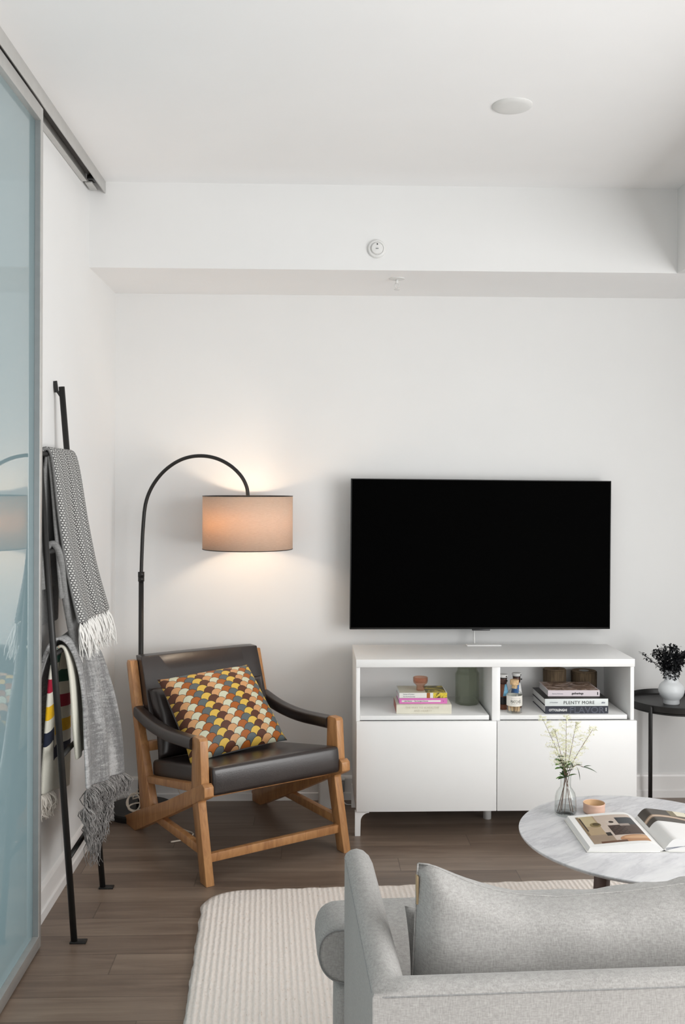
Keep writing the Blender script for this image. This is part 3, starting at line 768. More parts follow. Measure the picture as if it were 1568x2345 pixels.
# white box and plug between chair and cabinet
t = thing('floor_box', 'upright white rounded box on the floor behind the right front leg of the armchair', 'box', (0.072, 4.44, 0.0))
obj('body', box((-0.040, -0.055, 0.0), (0.040, 0.055, 0.185), 0.012, 4), 'white_plastic', t)
t = thing('power_adapter', 'small grey plug adapter against the skirting left of the white cabinet', 'adapter', (0.140, 4.497, 0.052))
obj('body', box((-0.014, -0.022, 0.0), (0.014, 0.022, 0.052), 0.003), 'alu_dark', t)
obj('cap', box((-0.015, -0.023, 0.0525), (0.015, 0.022, 0.062), 0.003), 'white_plastic', t)
obj('lead', tube(bmesh.new(), smooth_poly([(0.0, -0.018, 0.002), (0.004, -0.03, -0.030), (0.018, -0.045, -0.046), (0.035, -0.05, -0.049), (0.06, -0.04, -0.049)]), 0.0025, 6), 'white_plastic', t)

# ------------------------------------------------------------------ armchair
ch = thing('armchair', 'low wooden armchair with dark leather seat and back in the corner', 'armchair', (-0.1455, 3.765, 0), R(31.6))
def yz(bm, pts, u0, u1, bev=0.003): return prism(bm, pts, 'x', u0, u1, bev)
for sgn in (-1, 1):
    a, b = (-0.320, -0.286) if sgn < 0 else (0.286, 0.320)
    oa, ob = (-0.323, -0.284) if sgn < 0 else (0.284, 0.323)
    obj('front_leg', yz(bmesh.new(), [(-0.064, 0.0), (-0.010, 0.0), (0.072, 0.30), (0.072, 0.36), (0.066, 0.522), (0.052, 0.532), (0.006, 0.532), (-0.004, 0.522), (-0.020, 0.345), (0.010, 0.29)], a, b), 'oak', ch)
    obj('back_post', yz(bmesh.new(), [(0.520, 0.075), (0.578, 0.070), (0.655, 0.42), (0.752, 0.700), (0.742, 0.716), (0.706, 0.716), (0.600, 0.42), (0.462, 0.14)], a, b), 'oak', ch)
    br = [(0.640, 0.0), (0.740, 0.0), (0.768, 0.012), (0.770, 0.026), (0.62, 0.092), (0.30, 0.222), (0.04, 0.342), (-0.030, 0.372), (-0.050, 0.362), (-0.052, 0.328), (-0.040, 0.318), (0.09, 0.258), (0.30, 0.158)]
    obj('cross_brace', yz(bmesh.new(), br, oa, ob), 'oak', ch)
    obj('seat_rail', yz(bmesh.new(), [(0.06, 0.318), (0.06, 0.350), (0.52, 0.262), (0.52, 0.235)], a * 0.995 if sgn > 0 else a + 0.002, b * 0.995), 'oak', ch)
    obj('side_stretcher', yz(bmesh.new(), [(-0.020, 0.098), (-0.020, 0.132), (0.440, 0.132), (0.440, 0.098)], a + 0.004, b - 0.004), 'oak', ch)
    # padded arm
    arm = [(0.066, 0.508), (0.16, 0.500), (0.28, 0.490), (0.40, 0.488), (0.52, 0.496), (0.640, 0.516)]
    arm = smooth_poly([(0, p[0], p[1]) for p in arm], 4)
    bm = bmesh.new(); n = len(arm); secs = []
    uc = sgn * 0.305
    for i, p in enumerate(arm):
        tt = i / (n - 1); hw = 0.026; hh = 0.025
        ring = []
        for k in range(16):
            an = 2 * math.pi * k / 16; cx_, cz_ = math.cos(an), math.sin(an)
            sx_ = math.copysign(abs(cx_) ** 0.55, cx_) * hw; sz_ = math.copysign(abs(cz_) ** 0.55, cz_) * hh
            ring.append(bm.verts.new((uc + sx_, p.y, p.z - 0.008 + sz_)))
        secs.append(ring)
    for i in range(n - 1):
        for k in range(16): bm.faces.new((secs[i][k], secs[i][(k+1) % 16], secs[i+1][(k+1) % 16], secs[i+1][k]))
    bm.faces.new(secs[0][::-1]); bm.faces.new(secs[-1]); bmesh.ops.recalc_face_normals(bm, faces=bm.faces[:])
    obj('arm_pad', bm, 'leather', ch, 50)
obj('front_stretcher', box((-0.287, -0.024, 0.072), (0.287, 0.000, 0.104), 0.002), 'oak', ch)
obj('front_seat_rail', box((-0.286, 0.050, 0.288), (0.286, 0.080, 0.316), 0.002), 'oak', ch)
obj('rear_seat_rail', box((-0.286, 0.50, 0.232), (0.286, 0.53, 0.262), 0.002), 'oak', ch)
obj('back_rail', box((-0.286, 0.575, 0.35), (0.286, 0.600, 0.39), 0.002), 'oak', ch)
def soft_slab(pts, u0, u1, bev, puff=0.0, name='s'):
    """yz outline with big bevels, subdivided and puffed"""
    bm = bmesh.new(); prism(bm, pts, 'x', u0, u1)
    bmesh.ops.subdivide_edges(bm, edges=bm.edges[:], cuts=5, use_grid_fill=True)
    return bm
def slab_obj(name, corners, u0, u1, mat, parent, bev=0.014, puff=0.006):
    # corners: four (v,h) points, order: front-bottom, back-bottom, back-top, front-top
    fb, bb, bt, ft = [Vector((0, *c)) for c in corners]
    nu, nv, nw = 14, 12, 4
    bm = bmesh.new()
    def P(a, b, c):   # a across (u), b front->back, c bottom->top
        p = fb.lerp(bb, b).lerp(ft.lerp(bt, b), c); p.x = lerp(u0, u1, a); return p
    cache = {}
    def vert(i, j, k):
        if (i, j, k) in cache: return cache[(i, j, k)]
        a, b, c = i / nu, j / nv, k / nw
        p = P(a, b, c)
        ctr = P(0.5, 0.5, 0.5)
        f = 4 * a * (1 - a) * 4 * b * (1 - b)
        nrm = (ft - fb).normalized()
        if k in (0, nw): p += nrm * (1 if k else -1) * puff * f ** 0.4
        d = (ft - fb).length
        if j in (0, nv): p += (fb - bb).normalized() * (1 if j == 0 else -1) * puff * 0.7 * (4 * c * (1 - c)) 
        cache[(i, j, k)] = bm.verts.new(p); return cache[(i, j, k)]
    def quad(*q): bm.faces.new([vert(*x) for x in q])
    for i in range(nu):
        for j in range(nv):
            for k in (0, nw): quad((i, j, k), (i+1, j, k), (i+1, j+1, k), (i, j+1, k))
    for i in range(nu):
        for k in range(nw):
            for j in (0, nv): quad((i, j, k), (i+1, j, k), (i+1, j, k+1), (i, j, k+1))
    for j in range(nv):
        for k in range(nw):
            for i in (0, nu): quad((i, j, k), (i, j+1, k), (i, j+1, k+1), (i, j, k+1))
    bmesh.ops.recalc_face_normals(bm, faces=bm.faces[:])
    o = obj(name, bm, mat, parent, smooth=0)
    for p in o.data.polygons: p.use_smooth = True
    b = o.modifiers.new('bevel', 'BEVEL'); b.width = bev; b.segments = 4; b.limit_method = 'ANGLE'; b.angle_limit = R(50)
    return o
slab_obj('seat_cushion', [(-0.040, 0.322), (0.54, 0.250), (0.545, 0.320), (-0.030, 0.427)], -0.283, 0.283, 'leather', ch, 0.014, 0.007)
slab_obj('backrest', [(0.565, 0.478), (0.610, 0.462), (0.735, 0.735), (0.672, 0.735)], -0.284, 0.284, 'leather', ch, 0.014, 0.004)

def pillow(name, TL, TR, BR, BL, T, mat, parent=None, nu=28, nv=28, pinch=0.05, wr=0.0, seed=0, mats=None, piping=None, uvflip=False, exp=0.42):
    TL, TR, BR, BL = map(Vector, (TL, TR, BR, BL))
    nrm = (TR - TL).cross(BL - TL).normalized()       # back-facing normal
    bm = bmesh.new(); lay = bm.loops.layers.uv.verify()
    def pt(u, v, s):
        # pinch the edges inward between corners
        uu = u + pinch * (4 * v * (1 - v)) * (0.5 - u) * 2 * abs(2 * u - 1) ** 3 * 0.5
        vv = v + pinch * (4 * u * (1 - u)) * (0.5 - v) * 2 * abs(2 * v - 1) ** 3 * 0.5
        p = BL.lerp(BR, uu).lerp(TL.lerp(TR, uu), vv)
        f = max(0.0, (4 * u * (1 - u)) * (4 * v * (1 - v)))
        h = T * 0.5 * f ** exp
        if wr: h += wr * noise.noise((u * 5 + seed, v * 5, s)) * min(1, f * 4)
        return p - nrm * h * s
    for s in (1, -1):
        V = [[None] * (nu + 1) for _ in range(nv + 1)]
        for j in range(nv + 1):
            for i in range(nu + 1):
                V[j][i] = bm.verts.new(pt(i / nu, j / nv, s))
        for j in range(nv):
            for i in range(nu):
                q = (V[j][i], V[j][i+1], V[j+1][i+1], V[j+1][i]); q = q if s > 0 else q[::-1]
                f = bm.faces.new(q)
                ij = ((i, j), (i+1, j), (i+1, j+1), (i, j+1)); ij = ij if s > 0 else ij[::-1]
                for l, (a, b) in zip(f.loops, ij): l[lay].uv = (a / nu, b / nv)
                f.material_index = 0 if s > 0 else (1 if mats else 0)
    bmesh.ops.remove_doubles(bm, verts=bm.verts[:], dist=0.0004)
    bmesh.ops.recalc_face_normals(bm, faces=bm.faces[:])
    o = obj(name, bm, mat, parent, smooth=0, mats=mats)
    for p in o.data.polygons: p.use_smooth = True
    return o, pt
CH = ch.matrix_basis if False else Matrix.Translation((-0.1455, 3.765, 0)) @ Matrix.Rotation(R(31.6), 4, 'Z')
o, _ = pillow('lumbar_cushion', (-0.278, 0.600, 0.610), (0.268, 0.600, 0.610), (0.274, 0.500, 0.330), (-0.274, 0.500, 0.330), 0.115, 'leather', None, pinch=0.03, wr=0.006, exp=0.3)
o.matrix_world = CH; tag(o, 'dark leather loose cushion leaning on the armchair back, behind the patterned pillow', 'cushion')
tp = thing('throw_pillow', 'square pillow with a multicoloured scallop print on the leather armchair', 'pillow', (-0.1455, 3.765, 0), R(31.6))
PC = ((-0.285, 0.490, 0.668), (0.150, 0.508, 0.686), (0.195, 0.235, 0.403), (-0.262, 0.205, 0.380))
o, pt = pillow('cover', *PC, 0.175, 'scallop', tp, pinch=0.06, wr=0.004, mats=['scallop', 'cushion_back'], exp=0.45)

# ------------------------------------------------------------------ blanket ladder and throws
ld = thing('blanket_ladder', 'black metal ladder leaning on the left wall, hung with blankets', 'ladder', (0, 0, 0))
ld.location = (-0.765, 3.34, 0)
LO = Vector(ld.location)
def lx(z): return lerp(-0.765, -0.896, z / 1.83)
def ly(z, near): return lerp(3.131, 3.115, z / 1.83) if near else lerp(3.553, 3.462, z / 1.83)
for near in (True, False):
    a = Vector((lx(0), ly(0, near), 0.006)) - LO; b = Vector((lx(1.83), ly(1.83, near), 1.83)) - LO
    obj('side_rail', tube(bmesh.new(), [a, b], 0.0105, 14), 'black', ld)
    obj('foot_plate', box((a.x - 0.012, a.y - 0.014, 0.0), (a.x + 0.040, a.y + 0.014, 0.006), 0.001), 'black', ld)
    bm = bmesh.new()
    bar(bm, (b.x - 0.002, b.y, b.z - 0.035), (b.x - 0.018, b.y, b.z - 0.012), 0.012, 0.008)
    bar(bm, (b.x - 0.018, b.y, b.z - 0.020), (b.x - 0.0235, b.y, b.z + 0.020), 0.014, 0.008)
    obj('wall_hook', bm, 'black', ld)
for z in (0.27, 0.60, 0.93, 1.26, 1.58):
    obj('rung', tube(bmesh.new(), [Vector((lx(z), ly(z, True), z)) - LO, Vector((lx(z), ly(z, False), z)) - LO], 0.0085, 12), 'black', ld)

def drape(name, near, far, mat, parent, ns=60, nw=18, th=0.009, rip=0.008, rf=3.0, seed=0, uv=None, rim=None):
    N = smooth_poly(near, 6); Fp = smooth_poly(far, 6)
    Ln = sum((N[i+1] - N[i]).length for i in range(len(N) - 1))
    W = (N[len(N)//2] - Fp[len(Fp)//2]).length
    def fn(s, w_):
        a = poly_at(N, s); b = poly_at(Fp, s); p = a.lerp(b, w_)
        # ripples grow away from the rung (top of the polyline)
        k = min(1, abs(p.z - topz) / 0.25)
        p.x += rip * k * math.sin(w_ * rf * 6.283 + seed) + 0.4 * rip * k * noise.noise((w_ * 6, s * 4, seed))
        return p
    topz = max(p.z for p in N)
    bm = grid(fn, ns, nw, uv or (lambda s, w_: (w_ * W, s * Ln)))
    o = obj(name, bm, mat, parent, smooth=0)
    for p in o.data.polygons: p.use_smooth = True
    m_ = solid(o, th, 0.0, 1).modifiers['thickness']
    if rim: o.data.materials.append(M[rim]); m_.material_offset_rim = 1
    return o, fn
def fringe(name, line, n, length, mat, parent, spread=0.012, r=0.0022, seed=1, strands=3, out=(0.15, 0, -1), curl=0.01, stuff=True):
    rnd_ = random.Random(seed); bm = bmesh.new()
    for i in range(n):
        p = poly_at(line, (i + 0.5) / n)
        for s in range(strands):
            L = length * rnd_.uniform(0.75, 1.15)
            d = Vector((out[0] + rnd_.gauss(0, 0.08), out[1] + rnd_.gauss(0, 0.12), out[2])).normalized(); wx, wy = rnd_.gauss(0, curl), rnd_.gauss(0, curl)
            q = [p.copy()]
            for k in range(1, 6):
                q.append(p + d * L * k / 5 + Vector((wx, wy, 0)) * math.sin(k / 5 * 3.6) + Vector((rnd_.gauss(0, curl), rnd_.gauss(0, curl), 0)) * 0.25)
            tube(bm, q, [r * 1.0, r * 1.35, r * 1.3, r * 1.1, r * 0.9, r * 0.35], 5, False)
    o = obj(name, bm, mat, parent, smooth=0)
    for p in o.data.polygons: p.use_smooth = True
    if stuff: o['kind'] = 'stuff'
    return o
# D: cream striped blanket, lowest layer on the third rung
t = thing('striped_blanket', 'cream wool blanket with green, red, yellow and navy stripes on the ladder', 'blanket', (0, 0, 0))
def dz(s, w_):       # stripe height shifts at the folded half
    p = Dfn(s, w_); return (w_, p.z + (0.050 if w_ < 0.20 else 0.0) * -1)
near = [(-0.893, 3.20, 0.455), (-0.885, 3.20, 0.62), (-0.868, 3.20, 0.83), (-0.848, 3.20, 0.925), (-0.829, 3.20, 0.948), (-0.812, 3.20, 0.925), (-0.800, 3.205, 0.83), (-0.792, 3.21, 0.68), (-0.782, 3.215, 0.565)]
far = [(-0.895, 3.58, 0.37), (-0.888, 3.56, 0.60), (-0.868, 3.48, 0.83), (-0.848, 3.44, 0.925), (-0.829, 3.44, 0.948), (-0.812, 3.44, 0.925), (-0.800, 3.44, 0.83), (-0.792, 3.45, 0.68), (-0.782, 3.45, 0.565)]
Nn, Ff = smooth_poly(near, 6), smooth_poly(far, 6)
def uvd(s, w_):
    p = poly_at(Nn, s).lerp(poly_at(Ff, s), w_)
    if p.x > -0.835: return (w_, 0.2)       # the front flap is plain cream
    return (w_, p.z - (0.083 if w_ < 0.32 else 0.0) + 0.05 * max(0, w_ - 0.5))
body, Dfn = drape('blanket_body', near, far, 'stripes', t, th=0.012, rip=0.006, rf=1.5, seed=0.4, uv=uvd, ns=80, nw=24)
fringe('fringe', [(-0.893, 3.20, 0.452), (-0.894, 3.36, 0.42)], 14, 0.075, 'fringe_cream', t, seed=4, strands=5, out=(0.05, 0, -1))
# C: fuzzy grey throw over the same rung
t = thing('fuzzy_throw', 'mottled grey fuzzy throw with shaggy grey fringe, lowest on the ladder', 'throw', (0, 0, 0))
near = [(-0.912, 3.16, 0.60), (-0.905, 3.16, 0.80), (-0.868, 3.17, 0.94), (-0.830, 3.18, 0.975), (-0.795, 3.20, 0.930), (-0.777, 3.23, 0.82), (-0.758, 3.20, 0.62), (-0.745, 3.17, 0.48)]
far = [(-0.912, 3.44, 0.60), (-0.905, 3.44, 0.80), (-0.868, 3.45, 0.94), (-0.830, 3.47, 0.975), (-0.790, 3.50, 0.930), (-0.755, 3.55, 0.80), (-0.725, 3.61, 0.60), (-0.712, 3.635, 0.40)]
_, Cfn = drape('throw_body', near, far, 'fuzzy', t, th=0.010, rip=0.010, rf=2.2, seed=1.0, ns=60, nw=26)
hem = [Cfn(1.0, k / 10) for k in range(11)]
fringe('fringe', hem, 46, 0.075, 'fringe_grey', t, seed=8, strands=10, out=(0.25, -0.02, -1), r=0.0015, curl=0.010)
hem2 = [p + Vector((-0.004, -0.015, -0.055)) for p in hem[:8]]
fringe('fringe', hem2, 34, 0.080, 'fringe_grey', t, seed=9, strands=10, out=(0.2, -0.05, -1), r=0.0015, curl=0.010)
hem3 = [p + Vector((-0.004, -0.02, -0.115)) for p in hem[1:6]]
fringe('fringe', hem3, 22, 0.080, 'fringe_grey', t, seed=10, strands=6, out=(0.1, 0.0, -1), r=0.0014, curl=0.010)
fringe('fringe', [p + Vector((0, -0.01, -0.17)) for p in hem[2:5]], 10, 0.10, 'fringe_grey', t, seed=11, strands=3, out=(0.0, 0.0, -1), r=0.0011, curl=0.010)
# B: plain grey blanket on the fourth rung
t = thing('plain_blanket', 'plain smooth grey blanket folded over the ladder under the woven throw', 'blanket', (0, 0, 0))
near = [(-0.915, 3.19, 1.00), (-0.908, 3.19, 1.15), (-0.885, 3.19, 1.25), (-0.857, 3.19, 1.288), (-0.835, 3.20, 1.24), (-0.828, 3.22, 1.12), (-0.812, 3.25, 0.98), (-0.783, 3.29, 0.845)]
far = [(-0.915, 3.44, 1.00), (-0.908, 3.44, 1.15), (-0.885, 3.44, 1.25), (-0.857, 3.46, 1.288), (-0.835, 3.48, 1.24), (-0.826, 3.49, 1.12), (-0.806, 3.50, 0.98), (-0.775, 3.46, 0.90)]
drape('blanket_body', near, far, 'throw_plain', t, th=0.022, rip=0.006, rf=1.0, seed=2.0)
# A: herringbone throw on the top rung
t = thing('woven_throw', 'grey and white herringbone throw with white tasselled fringe, topmost on the ladder', 'throw', (0, 0, 0))
near = [(-0.915, 3.19, 1.12), (-0.912, 3.19, 1.35), (-0.905, 3.19, 1.55), (-0.882, 3.19, 1.600), (-0.858, 3.195, 1.565), (-0.835, 3.20, 1.35), (-0.812, 3.22, 1.18), (-0.778, 3.23, 1.015)]
far = [(-0.915, 3.43, 1.12), (-0.912, 3.43, 1.35), (-0.905, 3.44, 1.55), (-0.880, 3.50, 1.600), (-0.855, 3.52, 1.565), (-0.822, 3.55, 1.35), (-0.795, 3.58, 1.18), (-0.758, 3.62, 1.015)]
_, Afn = drape('throw_body', near, far, 'herring', t, rim='throw_plain', th=0.014, rip=0.007, rf=1.6, seed=0.0, ns=90, nw=30)
hem = [Afn(1.0, k / 10) for k in range(11)]
inn = [(-0.893, 3.20, 1.13), (-0.890, 3.20, 1.35), (-0.886, 3.20, 1.50), (-0.878, 3.20, 1.585)]
drape('inner_fold', inn, [(p[0] + 0.004, 3.44, p[2]) for p in inn], 'throw_plain', t, th=0.012, rip=0.002, rf=1.0)
inn = [(-0.832, 3.205, 1.10), (-0.848, 3.205, 1.30), (-0.862, 3.205, 1.48), (-0.872, 3.20, 1.578)]
drape('inner_fold', inn, [(p[0] + 0.006, 3.44, p[2]) for p in inn], 'throw_plain', t, th=0.012, rip=0.002, rf=1.0)
fringe('fringe', hem, 15, 0.115, 'fringe_white', t, seed=21, strands=13, out=(0.18, 0.14, -1), r=0.0021, curl=0.006)

# ------------------------------------------------------------------ rug
RA = R(2.8)
def rugfn(u, v):
    W_, L_ = 2.5, 2.3
    x = u * W_; y = -v * L_
    # rounded far-left corner
    if v < 0.06 and u < 0.06:
        a, b = 0.06 * W_, 0.06 * L_
        cx_, cy_ = a, -b; dx_, dy_ = (x - cx_) / a, (y - cy_) / b
        k = max(abs(dx_), abs(dy_)); l = math.hypot(dx_, dy_)
        if l > 0: x = cx_ + dx_ / l * k * a; y = cy_ + dy_ / l * k * b
    e = 0.0
    if u == 0 or v == 0 or u == 1 or v == 1: e = -0.006
    x += 0.006 * noise.noise((y * 18, 3, 0)) * (u < 0.01) + (0.03 if True else 0) * 0
    y += 0.007 * noise.noise((x * 22, 7, 0)) * (v < 0.01)
    z = 0.011 + e + 0.002 * noise.noise((x * 4, y * 4, 2))
    return (x, y, z)
rg = obj('rug', grid(rugfn, 120, 120), 'rug', None, 60)
rg.location = (-0.385, 3.480, 0.0); rg.rotation_euler = (0, 0, RA)
solid(rg, 0.010, -1); tag(rg, 'large off-white braided wool rug under the sofa and coffee table', 'rug')

# ------------------------------------------------------------------ sofa
SR = R(2.4)
sf = thing('sofa', 'light grey linen sofa seen from behind, in the front right', 'sofa', (0.101, 1.570, 0.0), SR)
L, D, TK = 1.75, 0.64, 0.072
# profile: (inward distance, height)
prof = [(0.0, 0.10), (0.0, 0.638), (0.004, 0.646), (0.014, 0.653), (0.028, 0.656), (0.042, 0.652), (0.054, 0.641), (0.063, 0.623), (0.069, 0.598), (TK, 0.56), (TK, 0.30), (TK, 0.10)]
bm = bmesh.new()
path = [((0, 1), (1, 0), D)]
rings = []
def ring(base, inn, scale_h=1.0, drop=0.0, taper=0.0):
    r = []
    for d, h in prof:
        d2 = lerp(d, TK / 2, taper)
        hh = h - drop * (1 if h > 0.5 else 0)
        r.append(bm.verts.new((base[0] + inn[0] * d2, base[1] + inn[1] * d2, hh)))
    return r
for yy_, dr, tp_ in ((D, 0.030, 0.22), (D - 0.006, 0.018, 0.10), (D - 0.018, 0.007, 0.03), (D - 0.04, 0.0, 0.0)):
    rings.append(ring((0, yy_), (1, 0), 1, dr, tp_))
for k in range(1, 8): rings.append(ring((0, (D - 0.04) * (1 - k / 8)), (1, 0)))
rings.append(ring((0, 0), (1, 1)))
for k in range(1, 24): rings.append(ring((L * k / 24, 0), (0, 1)))
rings.append(ring((L, 0), (-1, 1)))
for k in range(1, 8): rings.append(ring((L, (D - 0.04) * k / 8), (-1, 0)))
for yy_, dr, tp_ in ((D - 0.04, 0.0, 0.0), (D - 0.018, 0.007, 0.03), (D - 0.006, 0.018, 0.10), (D, 0.030, 0.22)):
    rings.append(ring((L, yy_), (-1, 0), 1, dr, tp_))
for i in range(len(rings) - 1):
    for k in range(len(prof)):
        k2 = (k + 1) % len(prof)
        bm.faces.new((rings[i][k], rings[i][k2], rings[i+1][k2], rings[i+1][k]))
bm.faces.new(rings[0]); bm.faces.new(rings[-1][::-1]); bmesh.ops.recalc_face_normals(bm, faces=bm.faces[:])
obj('arm_and_back_frame', bm, 'sofa', sf, 50)
bm = bmesh.new()
tube(bm, [(0.001, D - 0.03, 0.632), (0.001, D - 0.06, 0.638), (0.001, 0.02, 0.638), (0.003, 0.004, 0.638), (0.02, 0.001, 0.638), (L - 0.02, 0.001, 0.638), (L - 0.001, 0.004, 0.638), (L - 0.001, D - 0.06, 0.638), (L - 0.001, D - 0.03, 0.632)], 0.0018, 6)
tube(bm, [(0.0015, 0.0015, 0.10), (0.0015, 0.0015, 0.638)], 0.0016, 6); tube(bm, [(L - 0.0015, 0.0015, 0.10), (L - 0.0015, 0.0015, 0.638)], 0.0016, 6)
obj('piping', bm, 'sofa_dark', sf)
obj('seat_base', box((-0.016, 0.655, 0.10), (L + 0.016, 0.775, 0.316), 0.02, 3), 'sofa', sf)
obj('seat_deck', box((TK + 0.002, TK + 0.002, 0.12), (L - TK - 0.002, 0.653, 0.316), 0.008), 'sofa', sf)
# T shaped seat cushion wrapping the arms
bm = bmesh.new()
T0, T1 = 0.650, 0.805
TZ0, TZ1 = 0.318, 0.460
EP = 0.0012
prism(bm, [(TK + 0.004, TK + 0.01), (TK + 0.004, T1), (L - TK - 0.004, T1), (L - TK - 0.004, TK + 0.01)], 'z', TZ0, TZ1)
def ear(x_in, sg):
    pts = [(x_in, TZ1 - EP)]
    for k in range(13):
        a = R(90) + R(180) * k / 12; cc, ss = math.cos(a), math.sin(a)
        zz = (TZ0 + TZ1) / 2 + math.copysign(abs(ss) ** 0.75, ss) * ((TZ1 - TZ0) / 2 - EP)
        pts.append((sg * (0.005 - 0.064 * abs(cc) ** 0.8 + 0.018 * max(0, -ss)) + (0 if sg > 0 else L), zz))
    pts.append((x_in, TZ0 + EP)); return pts
e1, e2 = ear(TK + 0.06, 1), ear(L - TK - 0.06, -1)
prism(bm, e1, 'y', T0, T1 - EP); prism(bm, e2, 'y', T0, T1 - EP)
o = obj('seat_cushion', bm, 'sofa', sf, 40)
b = o.modifiers.new('bevel', 'BEVEL'); b.width = 0.016; b.segments = 4; b.limit_method = 'ANGLE'; b.angle_limit = R(50)
for ee in (e1, e2):
    cxm = sum(p[0] for p in ee[1:-1]) / 13; czm = (TZ0 + TZ1) / 2
    pts = [Vector((lerp(cxm, p[0], 0.86) if 0 < i < 14 else p[0], T0 - 0.0006, lerp(czm, p[1], 0.88))) for i, p in enumerate(ee)]
    obj('cushion_piping', tube(bmesh.new(), smooth_poly(pts, 3), 0.0018, 6), 'sofa_dark', sf)
for x_, y_ in ((0.06, 0.05), (L - 0.06, 0.05), (0.06, 0.72), (L - 0.06, 0.72)):
    obj('leg', tube(bmesh.new(), [(x_, y_, 0.013), (x_, y_, 0.10)], [0.015, 0.022], 14), 'coffee_wood', sf)
# loose back cushion (big) and a small one in front
SM = Matrix.Translation((0.101, 1.570, 0.0)) @ Matrix.Rotation(SR, 4, 'Z')
def backcushion(name, x0, x1, y0, y1, zb, zt, T, mat, seed, sag):
    nu, nv = 60, 26
    bm = bmesh.new()
    def pt(u, v, s):
        x = lerp(x0, x1, u); y = lerp(y0, y1, v)
        dd = [(0, 0), (0.03, 0.004), (0.09, 0.030), (0.16, 0.056), (0.21, 0.066), (0.28, 0.073), (0.42, 0.066), (0.55, 0.052), (1.0, 0.045), (1.3, 0.02), (1.5, 0)]
        xx_ = u * (x1 - x0); top = zt
        for (a0, b0), (a1, b1) in zip(dd, dd[1:]):
            if a0 <= xx_ <= a1: top = zt - lerp(b0, b1, (xx_ - a0) / (a1 - a0)) * sag / 0.073
        z = lerp(zb, top, v)
        f = max(0.0, 1 - abs(2 * u - 1) ** 22) * max(0.0, 1 - abs(2 * v - 1) ** (7 if v > 0.5 else 9))
        h = T / 2 * f ** 0.5
        h += 0.010 * noise.noise((u * 9 + seed, v * 3, s)) * f
        z += 0.004 * (math.sin(u * 61 + seed) + noise.noise((u * 40, 2, 1))) * v ** 4 * f ** 0.3 * (1 if 0.12 < u < 0.95 else 0)
        x += 0.018 * v * max(0, 1 - u * 12)
        return Vector((x, y - s * h, z))
    for s in (1, -1):
        V = [[bm.verts.new(pt(i / nu, j / nv, s)) for i in range(nu + 1)] for j in range(nv + 1)]
        for j in range(nv):
            for i in range(nu):
                q = (V[j][i], V[j][i+1], V[j+1][i+1], V[j+1][i]); bm.faces.new(q if s > 0 else q[::-1])
    bmesh.ops.remove_doubles(bm, verts=bm.verts[:], dist=0.0005)
    bmesh.ops.recalc_face_normals(bm, faces=bm.faces[:])
    return bm, pt
bc = thing('back_cushion', 'big plump grey linen back cushion with a wrinkled sagging top on the sofa', 'cushion', (0.101, 1.570, 0.0), SR)
bm, bpt = backcushion('c', 0.090, 1.50, 0.190, 0.215, 0.466, 0.772, 0.155, 'sofa', 1.7, 0.070)
o = obj('cover', bm, 'sofa', bc, 0)
for p in o.data.polygons: p.use_smooth = True
bm = bmesh.new(); tube(bm, [bpt(0.0, k / 20, 1) + Vector((-0.001, 0, 0)) for k in range(21)], 0.0016, 6)
tube(bm, [bpt(k / 60, 1.0, 1) + Vector((0, 0, 0.0005)) for k in range(61)], 0.0015, 6)
obj('piping', bm, 'sofa', bc)
obj('side_label', box((0.1028, 0.203, 0.700), (0.1072, 0.217, 0.752), 0.001), 'tan_label', bc)
o, _ = pillow('small_cushion', (0.098, 0.325, 0.645), (0.30, 0.36, 0.600), (0.32, 0.375, 0.466), (0.112, 0.335, 0.466), 0.05, 'sofa', None, pinch=0.04)
o.matrix_world = SM; tag(o, 'small grey cushion corner showing in front of the big sofa back cushion', 'cushion')

# ------------------------------------------------------------------ coffee table
TX, TY, TR_, TZ = 0.998, 2.868, 0.367, 0.43
ct = thing('coffee_table', 'round white marble coffee table with brown wooden legs', 'coffee table', (TX, TY, 0.012))
bm = lathe(bmesh.new(), [(0, TZ - 0.030), (TR_ - 0.020, TZ - 0.030), (TR_ - 0.004, TZ - 0.022), (TR_, TZ - 0.0165), (TR_, TZ - 0.0135), (TR_ - 0.0015, TZ - 0.012), (0, TZ - 0.012)], 128)
obj('marble_top', bm, 'marble', ct, 35)
for a in (229, 340, 65):
    a = R(a); d = Vector((math.cos(a), math.sin(a), 0))
    obj('leg', bar(bmesh.new(), d * 0.285 + Vector((0, 0, TZ - 0.032)), d * 0.335 + Vector((0, 0, 0.0005)), 0.040, 0.030, 0.006, side=(-d.y, d.x, 0)), 'coffee_wood', ct)
bm = bmesh.new()
for a in (229, 340, 65):
    a = R(a); d = Vector((math.cos(a), math.sin(a), 0))
    bar(bm, Vector((0, 0, TZ - 0.048)), d * 0.29 + Vector((0, 0, TZ - 0.048)), 0.03, 0.03, 0.003)
obj('under_frame', bm, 'coffee_wood', ct)
